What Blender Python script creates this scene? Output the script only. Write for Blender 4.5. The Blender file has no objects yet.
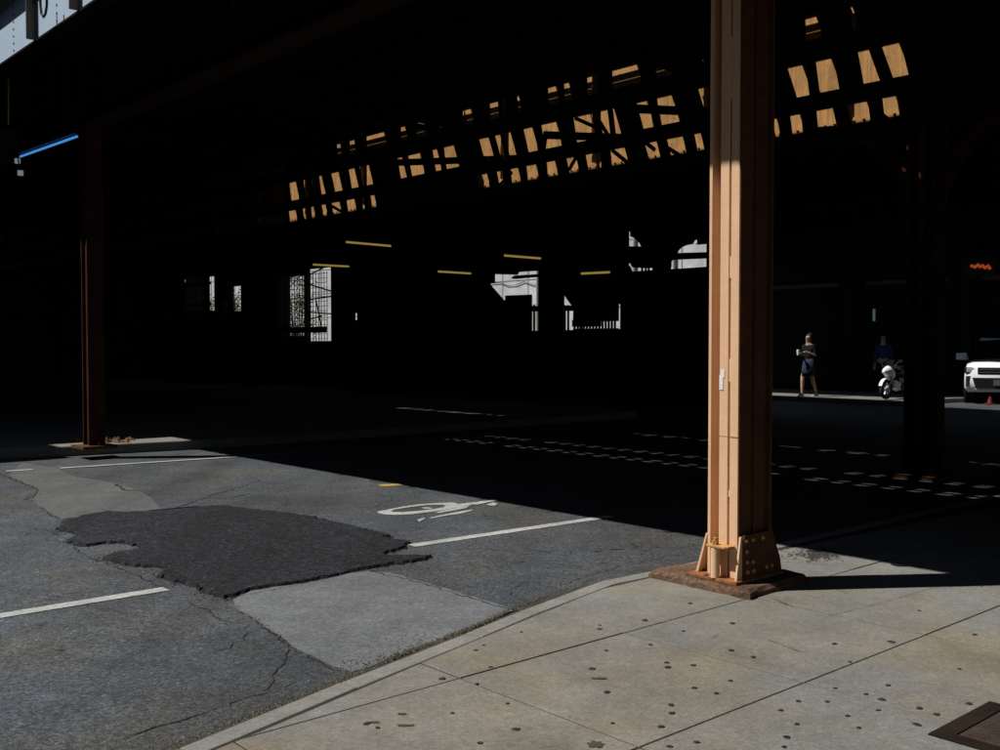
import bpy, bmesh, math, random
from mathutils import Vector, Matrix
random.seed(7)
S = bpy.context.scene
C = S.collection
rad = math.radians

# ------------------------------------------------------------------ camera
FPX, HCAM, HOR = 1030.0, 1.55, 344.0
PITCH = math.atan((375.0 - HOR) / FPX)
cd = bpy.data.cameras.new('camera'); cam = bpy.data.objects.new('camera', cd); C.objects.link(cam)
cam.location = (0, 0, HCAM); cam.rotation_euler = (math.pi/2 - PITCH, 0, 0)
cd.sensor_width = 36.0; cd.lens = FPX / 1000.0 * 36.0; cd.clip_start = 0.05; cd.clip_end = 3000
S.camera = cam

# ------------------------------------------------------------------ sun and sky
SUN_EL = 55.4
SUN_AZ = (0.9945, 0.104)                     # plan direction in which shadows fall
d = Vector((SUN_AZ[0]*math.cos(rad(SUN_EL)), SUN_AZ[1]*math.cos(rad(SUN_EL)), -math.sin(rad(SUN_EL)))).normalized()
sl = bpy.data.lights.new('sun', 'SUN'); so = bpy.data.objects.new('sun', sl); C.objects.link(so)
sl.energy = 5.0; sl.angle = rad(0.5); sl.color = (1.0, 0.955, 0.89)
so.rotation_euler = d.to_track_quat('-Z', 'Y').to_euler(); so.location = (-20, 0, 30)
W = bpy.data.worlds.new('World'); S.world = W; W.use_nodes = True
nt = W.node_tree; bgn = nt.nodes['Background']
sky = nt.nodes.new('ShaderNodeTexSky'); sky.sky_type = 'NISHITA'; sky.sun_disc = False
sky.sun_elevation = rad(SUN_EL); sky.sun_rotation = math.atan2(-SUN_AZ[0], -SUN_AZ[1])
sky.air_density = 1.0; sky.dust_density = 0.3; sky.ozone_density = 1.5
nt.links.new(sky.outputs[0], bgn.inputs[0]); bgn.inputs[1].default_value = 0.05
S.view_settings.view_transform = 'Standard'; S.view_settings.look = 'None'
S.view_settings.exposure = 0.18; S.view_settings.gamma = 1.0
S.view_settings.use_curve_mapping = False

# ------------------------------------------------------------------ frames
# street grid: u runs along the elevated line (to the near right), v along the street (away to the right)
UX, UY = 0.662, -0.7495
VX, VY = 0.7495, 0.662
def w(u, v, z=0.0): return Vector((u*UX + v*VX, u*UY + v*VY, z))
def uv(p): return (p[0]*UX + p[1]*UY, p[0]*VX + p[1]*VY)
_cp, _sp = math.cos(PITCH), math.sin(PITCH)
def ray(x, y):
    a, b = (x-500)/FPX, -(y-375)/FPX
    return Vector((a, _cp + b*_sp, -_sp + b*_cp))
def P(x, y, z=0.0):                           # point of the photograph on a level surface
    r = ray(x, y); t = (z-HCAM)/r.z; return Vector((r.x*t, r.y*t, z))
def PV(x, y, v):                              # point of the photograph on an upright surface v = const
    r = ray(x, y); t = v/(r.x*VX + r.y*VY); return Vector((r.x*t, r.y*t, HCAM + r.z*t))
KV = (SUN_AZ[0]*VX + SUN_AZ[1]*VY)/math.tan(rad(SUN_EL))   # sunlight's drift in v and u for each metre it falls
KU = (SUN_AZ[0]*UX + SUN_AZ[1]*UY)/math.tan(rad(SUN_EL))

# ------------------------------------------------------------------ mesh helper
class MB:
    def __init__(s): s.v = []; s.f = []; s.m = []; s.smooth = False
    def add(s, vs, fs, mi=0):
        o = len(s.v); s.v += [Vector(q) for q in vs]
        for f in fs: s.f.append([i+o for i in f]); s.m.append(mi)
        return s
    def hexa(s, c, mi=0):                     # 8 corners: bottom 4 (ccw), top 4
        return s.add(c, [(3,2,1,0),(4,5,6,7),(0,1,5,4),(1,2,6,5),(2,3,7,6),(3,0,4,7)], mi)
    def boxuv(s, u0, u1, v0, v1, z0, z1, mi=0):
        return s.hexa([w(u0,v0,z0),w(u1,v0,z0),w(u1,v1,z0),w(u0,v1,z0),w(u0,v0,z1),w(u1,v0,z1),w(u1,v1,z1),w(u0,v1,z1)], mi)
    def box(s, c, sx, sy, sz, mi=0, R=None):
        q = []
        for z in (-1,1):
            for x, y in ((-1,-1),(1,-1),(1,1),(-1,1)):
                p = Vector((x*sx/2, y*sy/2, z*sz/2))
                if R is not None: p = R @ p
                q.append(p + Vector(c))
        return s.hexa(q, mi)
    def prism(s, poly, off, mi=0):            # polygon (3D points) extruded by vector off
        n = len(poly); off = Vector(off)
        vs = [Vector(p) for p in poly] + [Vector(p)+off for p in poly]
        fs = [tuple(range(n-1,-1,-1)), tuple(range(n,2*n))] + [(i,(i+1)%n,n+(i+1)%n,n+i) for i in range(n)]
        return s.add(vs, fs, mi)
    def bar(s, a, b, wd, ht, up=(0,0,1), mi=0):
        a, b = Vector(a), Vector(b); d = (b-a).normalized(); up = Vector(up)
        sd = d.cross(up).normalized(); u2 = sd.cross(d).normalized()
        q = []
        for e in (-1,1):
            for p in (a, b):
                pass
        c = [a-sd*wd/2-u2*ht/2, a+sd*wd/2-u2*ht/2, b+sd*wd/2-u2*ht/2, b-sd*wd/2-u2*ht/2]
        return s.hexa(c + [p+u2*ht for p in c], mi)
    def cyl(s, a, b, r0, r1=None, n=12, mi=0, caps=True):
        r1 = r0 if r1 is None else r1
        a, b = Vector(a), Vector(b); d = (b-a).normalized()
        t = Vector((0,0,1)) if abs(d.z) < .9 else Vector((1,0,0))
        e1 = d.cross(t).normalized(); e2 = d.cross(e1)
        vs = []
        for p, r in ((a,r0),(b,r1)):
            for i in range(n):
                q = 2*math.pi*i/n; vs.append(p + e1*math.cos(q)*r + e2*math.sin(q)*r)
        fs = [(i,(i+1)%n,n+(i+1)%n,n+i) for i in range(n)]
        if caps: fs += [tuple(range(n-1,-1,-1)), tuple(range(n,2*n))]
        return s.add(vs, fs, mi)
    def tube(s, pts, rs, n=8, mi=0):
        pts = [Vector(p) for p in pts]
        if not isinstance(rs, (list,tuple)): rs = [rs]*len(pts)
        vs = []; e1 = None
        for k, p in enumerate(pts):
            d = (pts[min(k+1,len(pts)-1)] - pts[max(k-1,0)]).normalized()
            if e1 is None:
                t = Vector((0,0,1)) if abs(d.z) < .9 else Vector((1,0,0)); e1 = d.cross(t).normalized()
            else: e1 = (e1 - d*e1.dot(d)).normalized()
            e2 = d.cross(e1)
            for i in range(n):
                q = 2*math.pi*i/n; vs.append(p + (e1*math.cos(q) + e2*math.sin(q))*rs[k])
        fs = [(k*n+i, k*n+(i+1)%n, (k+1)*n+(i+1)%n, (k+1)*n+i) for k in range(len(pts)-1) for i in range(n)]
        fs += [tuple(range(n-1,-1,-1)), tuple(range((len(pts)-1)*n, len(pts)*n))]
        return s.add(vs, fs, mi)
    def dome(s, c, r, nrm, n=6, mi=0):
        c = Vector(c); nrm = Vector(nrm).normalized()
        t = Vector((0,0,1)) if abs(nrm.z) < .9 else Vector((1,0,0))
        e1 = nrm.cross(t).normalized(); e2 = nrm.cross(e1)
        vs = []
        for h, q in ((0,1),(.55,.75)):
            for i in range(n):
                a = 2*math.pi*i/n; vs.append(c + nrm*h*r + (e1*math.cos(a)+e2*math.sin(a))*r*q)
        vs.append(c + nrm*r*.8)
        fs = [(i,(i+1)%n,n+(i+1)%n,n+i) for i in range(n)] + [(n+i,n+(i+1)%n,2*n) for i in range(n)]
        return s.add(vs, fs, mi)
    def torus(s, c, ax, R, r, N=24, n=8, mi=0):
        c = Vector(c); ax = Vector(ax).normalized()
        t = Vector((0,0,1)) if abs(ax.z) < .9 else Vector((1,0,0))
        e1 = ax.cross(t).normalized(); e2 = ax.cross(e1); vs = []
        for i in range(N):
            a = 2*math.pi*i/N; dr = e1*math.cos(a)+e2*math.sin(a)
            for j in range(n):
                b = 2*math.pi*j/n; vs.append(c + dr*(R+r*math.cos(b)) + ax*r*math.sin(b))
        fs = [(i*n+j, ((i+1)%N)*n+j, ((i+1)%N)*n+(j+1)%n, i*n+(j+1)%n) for i in range(N) for j in range(n)]
        return s.add(vs, fs, mi)
    def loft(s, rings, mi=0, cap=True):
        n = len(rings[0]); vs = [Vector(p) for r in rings for p in r]
        fs = [(k*n+i, k*n+(i+1)%n, (k+1)*n+(i+1)%n, (k+1)*n+i) for k in range(len(rings)-1) for i in range(n)]
        if cap: fs += [tuple(range(n-1,-1,-1)), tuple(range((len(rings)-1)*n, len(rings)*n))]
        return s.add(vs, fs, mi)
    def mesh(s, name, mats, origin=(0,0,0)):
        me = bpy.data.meshes.new(name); o = Vector(origin)
        me.from_pydata([tuple(p-o) for p in s.v], [], [tuple(f) for f in s.f])
        mats = mats if isinstance(mats, (list,tuple)) else [mats]
        for m in mats: me.materials.append(m)
        me.polygons.foreach_set('material_index', s.m)
        bm = bmesh.new(); bm.from_mesh(me); bmesh.ops.recalc_face_normals(bm, faces=bm.faces); bm.to_mesh(me); bm.free()
        if s.smooth: me.polygons.foreach_set('use_smooth', [True]*len(me.polygons))
        me.update(); return me
    def build(s, name, mats, parent=None, origin=None, bevel=0):
        ro = root_loc(parent)
        o = Vector(origin) if origin is not None else (ro if parent else Vector((0,0,0)))
        me = s.mesh(name, mats, o)
        ob = bpy.data.objects.new(name, me); C.objects.link(ob)
        if parent: ob.parent = parent; ob.location = o - ro
        else: ob.location = o
        if bevel:
            b = ob.modifiers.new('bevel', 'BEVEL'); b.width = bevel; b.segments = 2; b.limit_method = 'ANGLE'
        return ob
def root_loc(o):
    l = Vector((0,0,0))
    while o is not None: l += o.location; o = o.parent
    return l
def tag(o, label=None, cat=None, group=None, kind=None):
    if label: o['label'] = label
    if cat: o['category'] = cat
    if group: o['group'] = group
    if kind: o['kind'] = kind
    return o
def thing(name, loc, label, cat, group=None):
    o = bpy.data.objects.new(name, None); C.objects.link(o); o.location = loc; o.empty_display_size = .3
    return tag(o, label, cat, group)
def inst(name, me, parent, loc, rz=0, scale=None):
    o = bpy.data.objects.new(name, me); C.objects.link(o)
    o.parent = parent; o.location = Vector(loc) - root_loc(parent); o.rotation_euler = (0,0,rz)
    if scale: o.scale = scale
    return o

# ------------------------------------------------------------------ materials
def mat(name, col, rough=.7, metal=0.0, var=.25, scale=6.0, bump=0.0, bscale=60.0, spec=.4, col2=None, rust=0.0, emit=None, estr=0, speck=0.0, sscale=300.0, alpha=None, streak=0.0):
    m = bpy.data.materials.new(name); m.use_nodes = True; n = m.node_tree.nodes; l = m.node_tree.links
    b = n['Principled BSDF']; b.inputs['Roughness'].default_value = rough; b.inputs['Metallic'].default_value = metal
    b.inputs['Specular IOR Level'].default_value = spec
    geo = n.new('ShaderNodeNewGeometry')
    ns = n.new('ShaderNodeTexNoise'); ns.inputs['Scale'].default_value = scale; ns.inputs['Detail'].default_value = 6; ns.inputs['Roughness'].default_value = .62
    l.new(geo.outputs['Position'], ns.inputs['Vector'])
    rp = n.new('ShaderNodeValToRGB'); rp.color_ramp.elements[0].position = .3; rp.color_ramp.elements[1].position = .7
    c2 = col2 if col2 else tuple(c*(1-var) for c in col)
    rp.color_ramp.elements[0].color = (*c2, 1); rp.color_ramp.elements[1].color = (*[min(1, c*(1+var*.4)) for c in col], 1)
    l.new(ns.outputs['Fac'], rp.inputs['Fac']); out = rp.outputs['Color']
    if streak:
        mp = n.new('ShaderNodeMapping'); mp.inputs['Scale'].default_value = (28,28,.9); l.new(geo.outputs['Position'], mp.inputs['Vector'])
        n5 = n.new('ShaderNodeTexNoise'); n5.inputs['Scale'].default_value = 1; n5.inputs['Detail'].default_value = 4; l.new(mp.outputs[0], n5.inputs['Vector'])
        m5 = n.new('ShaderNodeMapRange'); m5.inputs['From Min'].default_value = .35; m5.inputs['From Max'].default_value = .7; m5.inputs['To Min'].default_value = 1.0+streak*.3; m5.inputs['To Max'].default_value = 1-streak
        l.new(n5.outputs['Fac'], m5.inputs['Value']); x5 = n.new('ShaderNodeMix'); x5.data_type = 'RGBA'; x5.blend_type = 'MULTIPLY'; x5.inputs[0].default_value = 1
        l.new(out, x5.inputs[6]); l.new(m5.outputs[0], x5.inputs[7]); out = x5.outputs[2]
    if speck:
        n2 = n.new('ShaderNodeTexNoise'); n2.inputs['Scale'].default_value = sscale; n2.inputs['Detail'].default_value = 2
        l.new(geo.outputs['Position'], n2.inputs['Vector'])
        mr = n.new('ShaderNodeMapRange'); mr.inputs['From Min'].default_value = .35; mr.inputs['From Max'].default_value = .65
        mr.inputs['To Min'].default_value = 1-speck; mr.inputs['To Max'].default_value = 1+speck
        l.new(n2.outputs['Fac'], mr.inputs['Value'])
        mx = n.new('ShaderNodeMix'); mx.data_type = 'RGBA'; mx.blend_type = 'MULTIPLY'; mx.inputs[0].default_value = 1
        l.new(out, mx.inputs[6]); l.new(mr.outputs[0], mx.inputs[7]); out = mx.outputs[2]
    if rust:
        n3 = n.new('ShaderNodeTexNoise'); n3.inputs['Scale'].default_value = 9; n3.inputs['Detail'].default_value = 8; n3.inputs['Roughness'].default_value = .7
        l.new(geo.outputs['Position'], n3.inputs['Vector'])
        r3 = n.new('ShaderNodeValToRGB'); r3.color_ramp.elements[0].position = .62-rust*.3; r3.color_ramp.elements[1].position = .68-rust*.25
        r3.color_ramp.elements[0].color = (0,0,0,1); r3.color_ramp.elements[1].color = (1,1,1,1)
        l.new(n3.outputs['Fac'], r3.inputs['Fac'])
        mx = n.new('ShaderNodeMix'); mx.data_type = 'RGBA'; l.new(r3.outputs['Color'], mx.inputs[0])
        l.new(out, mx.inputs[6]); mx.inputs[7].default_value = (.11,.035,.012,1); out = mx.outputs[2]
    l.new(out, b.inputs['Base Color'])
    if bump:
        n4 = n.new('ShaderNodeTexNoise'); n4.inputs['Scale'].default_value = bscale; n4.inputs['Detail'].default_value = 5
        l.new(geo.outputs['Position'], n4.inputs['Vector'])
        bp = n.new('ShaderNodeBump'); bp.inputs['Strength'].default_value = bump; bp.inputs['Distance'].default_value = .01
        l.new(n4.outputs['Fac'], bp.inputs['Height']); l.new(bp.outputs[0], b.inputs['Normal'])
    if emit:
        b.inputs['Emission Color'].default_value = (*emit, 1); b.inputs['Emission Strength'].default_value = estr
    return m

def ground_mat(name, col, big=.22, mid=.2, fine=.45, fscale=260, bump=.5, crack=0.0, warm=None, stain=0.0, rough=.85, streak=0.0, bump2=0.0):
    """pavement: broad tone, blotches, aggregate grain, pores and fine cracks"""
    m = bpy.data.materials.new(name); m.use_nodes = True; n = m.node_tree.nodes; l = m.node_tree.links
    b = n['Principled BSDF']; b.inputs['Roughness'].default_value = rough; b.inputs['Specular IOR Level'].default_value = .25
    geo = n.new('ShaderNodeNewGeometry'); pos = geo.outputs['Position']
    def noise(s, det=4, ro=.55, off=0):
        t = n.new('ShaderNodeTexNoise'); t.inputs['Scale'].default_value = s; t.inputs['Detail'].default_value = det; t.inputs['Roughness'].default_value = ro
        mp = n.new('ShaderNodeVectorMath'); mp.operation = 'ADD'; mp.inputs[1].default_value = (off, off*1.7, 0)
        l.new(pos, mp.inputs[0]); l.new(mp.outputs[0], t.inputs['Vector']); return t.outputs['Fac']
    def rng(x, a, bb, lo, hi):
        r = n.new('ShaderNodeMapRange'); r.inputs['From Min'].default_value = a; r.inputs['From Max'].default_value = bb
        r.inputs['To Min'].default_value = lo; r.inputs['To Max'].default_value = hi; l.new(x, r.inputs['Value']); return r.outputs[0]
    def mul(x, y):
        r = n.new('ShaderNodeMath'); r.operation = 'MULTIPLY'; l.new(x, r.inputs[0]); l.new(y, r.inputs[1]); return r.outputs[0]
    f = mul(rng(noise(.45, 3), .3, .7, 1-big, 1+big), rng(noise(3.2, 6, .65, 3), .3, .7, 1-mid, 1+mid))
    f = mul(f, rng(noise(26, 4, .6, 5), .3, .7, 1-mid*.7, 1+mid*.7))
    g = noise(fscale, 2, .6, 9)
    f = mul(f, rng(g, .32, .68, 1-fine, 1+fine))
    # stones of the aggregate, light and dark
    va = n.new('ShaderNodeTexVoronoi'); va.inputs['Scale'].default_value = fscale*.55; va.inputs['Randomness'].default_value = 1; l.new(pos, va.inputs['Vector'])
    sx = n.new('ShaderNodeSeparateColor'); l.new(va.outputs['Color'], sx.inputs[0])
    f = mul(f, rng(sx.outputs[0], .0, 1.0, 1-fine*.75, 1+fine*.75))
    f = mul(f, rng(sx.outputs[1], .95, .98, 1.0, 1+fine*.9))
    if streak:
        mp = n.new('ShaderNodeMapping'); mp.inputs['Rotation'].default_value = (0,0,math.atan2(UX,-UY)*0+rad(41.5)); mp.inputs['Scale'].default_value = (1.5,.09,1)
        l.new(pos, mp.inputs['Vector']); tn = n.new('ShaderNodeTexNoise'); tn.inputs['Scale'].default_value = 1.0; tn.inputs['Detail'].default_value = 5; l.new(mp.outputs[0], tn.inputs['Vector'])
        f = mul(f, rng(tn.outputs['Fac'], .3, .7, 1-streak, 1+streak))
    # dark pores
    vo = n.new('ShaderNodeTexVoronoi'); vo.inputs['Scale'].default_value = 42; l.new(pos, vo.inputs['Vector'])
    f = mul(f, rng(vo.outputs['Distance'], .06, .16, .72, 1.0))
    if stain:
        st = noise(1.3, 5, .7, 21); f = mul(f, rng(st, .56, .7, 1.0, 1-stain))
    if crack:
        wv = n.new('ShaderNodeTexNoise'); wv.inputs['Scale'].default_value = 1.6; wv.inputs['Detail'].default_value = 5; l.new(pos, wv.inputs['Vector'])
        sc = n.new('ShaderNodeVectorMath'); sc.operation = 'SCALE'; sc.inputs['Scale'].default_value = .8; l.new(wv.outputs['Color'], sc.inputs[0])
        ad = n.new('ShaderNodeVectorMath'); ad.operation = 'ADD'; l.new(pos, ad.inputs[0]); l.new(sc.outputs[0], ad.inputs[1])
        v2 = n.new('ShaderNodeTexVoronoi'); v2.feature = 'DISTANCE_TO_EDGE'; v2.inputs['Scale'].default_value = .75; l.new(ad.outputs[0], v2.inputs['Vector'])
        ck = rng(v2.outputs['Distance'], .001, .006, 1-crack, 1.0)
        mk = rng(noise(.9, 3, .5, 33), .46, .56, 0, 1)
        mm = n.new('ShaderNodeMix'); mm.data_type = 'FLOAT'; l.new(mk, mm.inputs[0]); mm.inputs[2].default_value = 1.0; l.new(ck, mm.inputs[3])
        f = mul(f, mm.outputs[0])
    mx = n.new('ShaderNodeMix'); mx.data_type = 'RGBA'; mx.blend_type = 'MULTIPLY'; mx.inputs[0].default_value = 1
    base = n.new('ShaderNodeMix'); base.data_type = 'RGBA'
    base.inputs[6].default_value = (*col, 1); base.inputs[7].default_value = (*(warm or col), 1)
    l.new(rng(noise(.8, 4, .6, 13), .42, .62, 0, 1), base.inputs[0])
    l.new(base.outputs[2], mx.inputs[6]); l.new(f, mx.inputs[7]); l.new(mx.outputs[2], b.inputs['Base Color'])
    bp = n.new('ShaderNodeBump'); bp.inputs['Strength'].default_value = bump; bp.inputs['Distance'].default_value = .004
    l.new(g, bp.inputs['Height'])
    if bump2:
        b2 = n.new('ShaderNodeBump'); b2.inputs['Strength'].default_value = bump2; b2.inputs['Distance'].default_value = .03
        l.new(noise(7, 6, .65, 41), b2.inputs['Height']); l.new(b2.outputs[0], bp.inputs['Normal'])
    l.new(bp.outputs[0], b.inputs['Normal'])
    return m

M = {}
M['asphalt'] = ground_mat('asphalt', (.047,.054,.063), big=.26, mid=.2, fine=.62, fscale=125, crack=.75, bump=.8, stain=.25, streak=.24, warm=(.056,.057,.057), bump2=.3)
M['patch_dark'] = ground_mat('fresh_asphalt', (.0115,.0125,.0165), big=.14, mid=.26, fine=1.0, fscale=75, bump=1.0, streak=.28, bump2=1.0)
M['patch_pale'] = ground_mat('cement_patch', (.112,.119,.125), big=.12, mid=.2, fine=.26, fscale=130, bump=.5, stain=.18, streak=.12)
M['patch_mid'] = ground_mat('worn_asphalt_patch', (.078,.084,.083), big=.08, mid=.14, fine=.3, fscale=130, bump=.5, stain=.18, streak=.15)
M['concrete'] = ground_mat('sidewalk_concrete', (.152,.153,.143), big=.14, mid=.15, fine=.17, fscale=170, bump=.35, warm=(.162,.143,.110), stain=.24)
M['kerb'] = ground_mat('kerb_concrete', (.175,.172,.158), big=.1, mid=.16, fine=.22, fscale=280, bump=.4, stain=.2)
M['gutter'] = ground_mat('gutter_concrete', (.040,.039,.035), big=.1, mid=.35, fine=.3, fscale=200, bump=.4, stain=.3)
M['bed'] = mat('joint_dirt', (.028,.024,.018), .95, var=.4, scale=20)
M['ground'] = ground_mat('far_ground', (.06,.06,.06))
M['paint_white'] = ground_mat('road_paint_white', (.30,.31,.305), big=.05, mid=.22, fine=.2, fscale=120, bump=.2, stain=.25)
M['paint_yellow'] = ground_mat('road_paint_yellow', (.34,.22,.055), big=.05, mid=.3, fine=.2, fscale=120, bump=.2, stain=.3)
M['crack'] = mat('crack_dirt', (.012,.012,.012), 1, var=.3)
M['gum'] = mat('gum', (.018,.017,.016), .8, var=.3, scale=30)
M['stain'] = mat('oil_stain', (.05,.047,.043), .8, var=.35, scale=9)
M['rust_stain'] = mat('rust_mark', (.075,.04,.022), .9, var=.4, scale=30)
M['moss'] = mat('moss', (.052,.047,.010), .95, var=.5, scale=40)
M['grit'] = mat('grit', (.11,.11,.10), .95, var=.5, scale=60)
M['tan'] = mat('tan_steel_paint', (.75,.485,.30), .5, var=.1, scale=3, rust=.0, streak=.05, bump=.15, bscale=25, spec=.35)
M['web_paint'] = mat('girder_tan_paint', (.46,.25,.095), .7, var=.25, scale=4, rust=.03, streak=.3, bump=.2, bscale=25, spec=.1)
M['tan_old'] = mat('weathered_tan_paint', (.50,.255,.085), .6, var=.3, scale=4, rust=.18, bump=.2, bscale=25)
M['tan_shaded'] = mat('shaded_tan_paint', (.085,.034,.017), .75, var=.3, scale=4, rust=.2, bump=.2, bscale=25, spec=.15)  # rusty tan paint, darkened to put shade into the column's right side
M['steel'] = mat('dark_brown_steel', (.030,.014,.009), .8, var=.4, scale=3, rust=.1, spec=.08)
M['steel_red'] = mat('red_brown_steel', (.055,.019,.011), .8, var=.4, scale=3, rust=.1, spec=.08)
M['rust'] = mat('rusty_steel', (.105,.05,.022), .85, var=.5, scale=14, bump=.5, bscale=80, spec=.2, col2=(.028,.018,.012))
M['rust_orange'] = mat('orange_rust', (.30,.115,.035), .85, var=.5, scale=16, bump=.4, bscale=80, col2=(.10,.04,.015))
M['cover'] = mat('worn_dark_steel', (.045,.032,.024), .75, var=.4, scale=14, bump=.4, bscale=90, spec=.2)
M['plinth'] = ground_mat('plinth_concrete', (.085,.062,.045), big=.2, mid=.4, fine=.4, fscale=120, bump=1.0, warm=(.12,.062,.034), stain=.45)
M['wood'] = mat('creosoted_timber', (.022,.017,.012), .9, var=.4, scale=5, bump=.3, spec=.15)
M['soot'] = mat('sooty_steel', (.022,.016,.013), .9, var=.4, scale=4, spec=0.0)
M['panel'] = mat('pale_blue_paint', (.40,.51,.64), .55, var=.06, scale=2.2)
M['stiff'] = mat('grey_tan_steel', (.16,.13,.10), .6, var=.3, scale=6, rust=.2)
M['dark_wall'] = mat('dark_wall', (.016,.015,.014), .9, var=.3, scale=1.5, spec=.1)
M['facade'] = mat('white_render', (.52,.54,.55), .85, var=.3, scale=1.6, bump=.2)
M['facade_grey'] = mat('grey_render', (.34,.34,.31), .85, var=.2, scale=1.2)
M['glass'] = mat('dark_glass', (.012,.014,.018), .12, var=.1, spec=.5)
M['brick'] = mat('dark_brick', (.07,.04,.03), .9, var=.35, scale=8, spec=.15)
M['stone'] = mat('grey_stone', (.09,.085,.08), .9, var=.3, scale=3, spec=.15)
M['black_metal'] = mat('black_metal', (.012,.012,.013), .5, var=.2)
M['leaf'] = mat('leaf', (.07,.11,.02), .6, var=.45, scale=5)
M['bark'] = mat('bark', (.05,.035,.022), .95, var=.4, scale=20)
M['lamp'] = mat('yellow_tube', (.5,.4,.1), .4, emit=(1.0,.70,.15), estr=.22)
M['neon'] = mat('orange_neon', (.5,.1,.02), .4, emit=(1.0,.16,.03), estr=.22)
M['teal'] = mat('teal_glint', (.2,.4,.4), .4, emit=(.35,.6,.62), estr=.10)  # weak glow stands in for a pale glint
M['blue_lamp'] = mat('blue_tube', (.1,.3,.6), .4, emit=(.05,.21,.56), estr=1.0)
M['glowing_plastic'] = mat('glowing_plastic', (.5,.52,.55), .5, emit=(.5,.55,.6), estr=.25)  # no lamp: glow added in place of light on the small parts
M['cabinet'] = mat('dark_blue_metal', (.03,.035,.05), .6, var=.2)
M['blue'] = mat('blue_paint', (.075,.27,.62), .45, var=.1)
M['white_car'] = mat('white_car_paint', (.78,.82,.85), .22, var=.02, spec=.5)
M['trim'] = mat('black_trim', (.012,.012,.014), .4, var=.1)
M['chrome'] = mat('silver_trim', (.55,.57,.6), .25, metal=.9, var=.05)
M['rubber'] = mat('tyre_rubber', (.014,.014,.014), .85, var=.2)
M['headlight'] = mat('headlight_lens', (.35,.38,.4), .12, var=.1, spec=.6)
M['skin'] = mat('skin', (.45,.26,.18), .55, var=.08)
M['hair'] = mat('hair', (.03,.02,.014), .6, var=.3, spec=.08)
M['black_cloth'] = mat('black_cloth', (.012,.012,.014), .9, var=.2, spec=.08)
M['navy'] = mat('navy_cloth', (.03,.04,.075), .9, var=.2, spec=.08)
M['blue_cloth'] = mat('blue_cloth', (.02,.05,.13), .9, var=.2, spec=.08)
M['white_cloth'] = mat('white_cloth', (.75,.75,.73), .8, var=.05)
M['cone'] = mat('cone_red', (.13,.014,.01), .6, var=.1)
M['leaf_dry'] = mat('dry_leaf', (.16,.085,.045), .9, var=.5, scale=25)

# ================================================================== GROUND
g = MB(); g.add([(-900,-900,-.02),(900,-900,-.02),(900,900,-.02),(-900,900,-.02)], [(0,1,2,3)])
tag(g.build('ground', M['ground']), kind='structure')
rd = MB()
NU, NV = 30, 60
rd.add([w(-60,-70), w(40,-70), w(40,120), w(-60,120)], [(0,1,2,3)])
road = tag(rd.build('road', M['asphalt']), kind='structure')

def flat(name, px, z, m, th=.004, parent=road, jit=0.0, sub=1):
    pts = []
    n = len(px)
    for i in range(n):
        a, b = P(*px[i], z-th), P(*px[(i+1)%n], z-th)
        for k in range(sub):
            q = a.lerp(b, k/sub)
            if jit and k: q += Vector((random.uniform(-jit,jit), random.uniform(-jit,jit), 0))
            pts.append(q)
    mb = MB(); mb.prism(pts, (0,0,th)); return mb.build(name, m, parent)

# --- repairs in the asphalt
DARK = [(64,522),(88,516),(108,513),(128,513.6),(140,513),(170,511),(200,508),(224,507),(253,511),(291,515),(312,518),(331,522.5),(360,529),(376,533),(391,537),(384,539),(409,543),(408,548),(387,554),(384,557),(413,557),(432,557),(429,560),(397,565),(365,570),(349,573),(331,578),(307,583),(280,586.5),(251,591),(235,597),(224,599),(208,595),(199,588),(186,586),(156,578),(162,573.5),(169,569),(152,567.7),(140,567),(120,565),(102,559),(112,555),(138,551),(140,549),(136,546),(124,543.6),(106,544),(86,547),(74,546),(66,542.6),(77,535),(68,533),(55,530),(64,527)]
pts = []
for i in range(len(DARK)):
    a, b = P(*DARK[i]), P(*DARK[(i+1)%len(DARK)])
    k = max(1, int((b-a).length/.03))
    for j in range(k):
        q = a.lerp(b, j/k)
        if j: q += Vector((random.gauss(0,.013), random.gauss(0,.013), 0))
        pts.append(q)
cen = sum(pts, Vector())/len(pts)
mb = MB(); n = len(pts)
inner = []
for i, p in enumerate(pts):
    t = (pts[(i+1)%n]-pts[i-1]); nn = Vector((-t.y, t.x, 0)).normalized()
    inner.append(p + nn*(-.014 if True else 0) + Vector((0,0,.022)))
area = sum(pts[i].x*pts[(i+1)%n].y - pts[(i+1)%n].x*pts[i].y for i in range(n))
if area > 0:
    inner = [p*1 for p in inner]
    inner = [pts[i] + (pts[i]-Vector((inner[i].x,inner[i].y,0))) + Vector((0,0,.022)) for i in range(n)]
mb.add(pts + inner, [(i,(i+1)%n,n+(i+1)%n,n+i) for i in range(n)] + [tuple(range(n,2*n))])
mb.build('asphalt_patch', M['patch_dark'], road)
flat('cement_patch', [(233,600),(251,591.5),(280,587),(307,583.5),(331,578.5),(352,573.5),(368,572),(388,573),(420,582),(455,592),(480,600),(518,611),(500,619),(470,632),(440,643),(410,655),(385,665),(352,673),(335,668),(290,645),(262,625),(235,607)], .006, M['patch_pale'], .006, jit=.008, sub=5)
flat('worn_patch', [(8,476),(40,490),(32,500),(48,512),(62,519),(88,517),(108,514),(140,514),(162,512),(160,508),(152,498),(130,488),(108,482),(74,477),(56,468),(22,463)], .004, M['patch_mid'], .004, jit=.012, sub=4)

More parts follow.
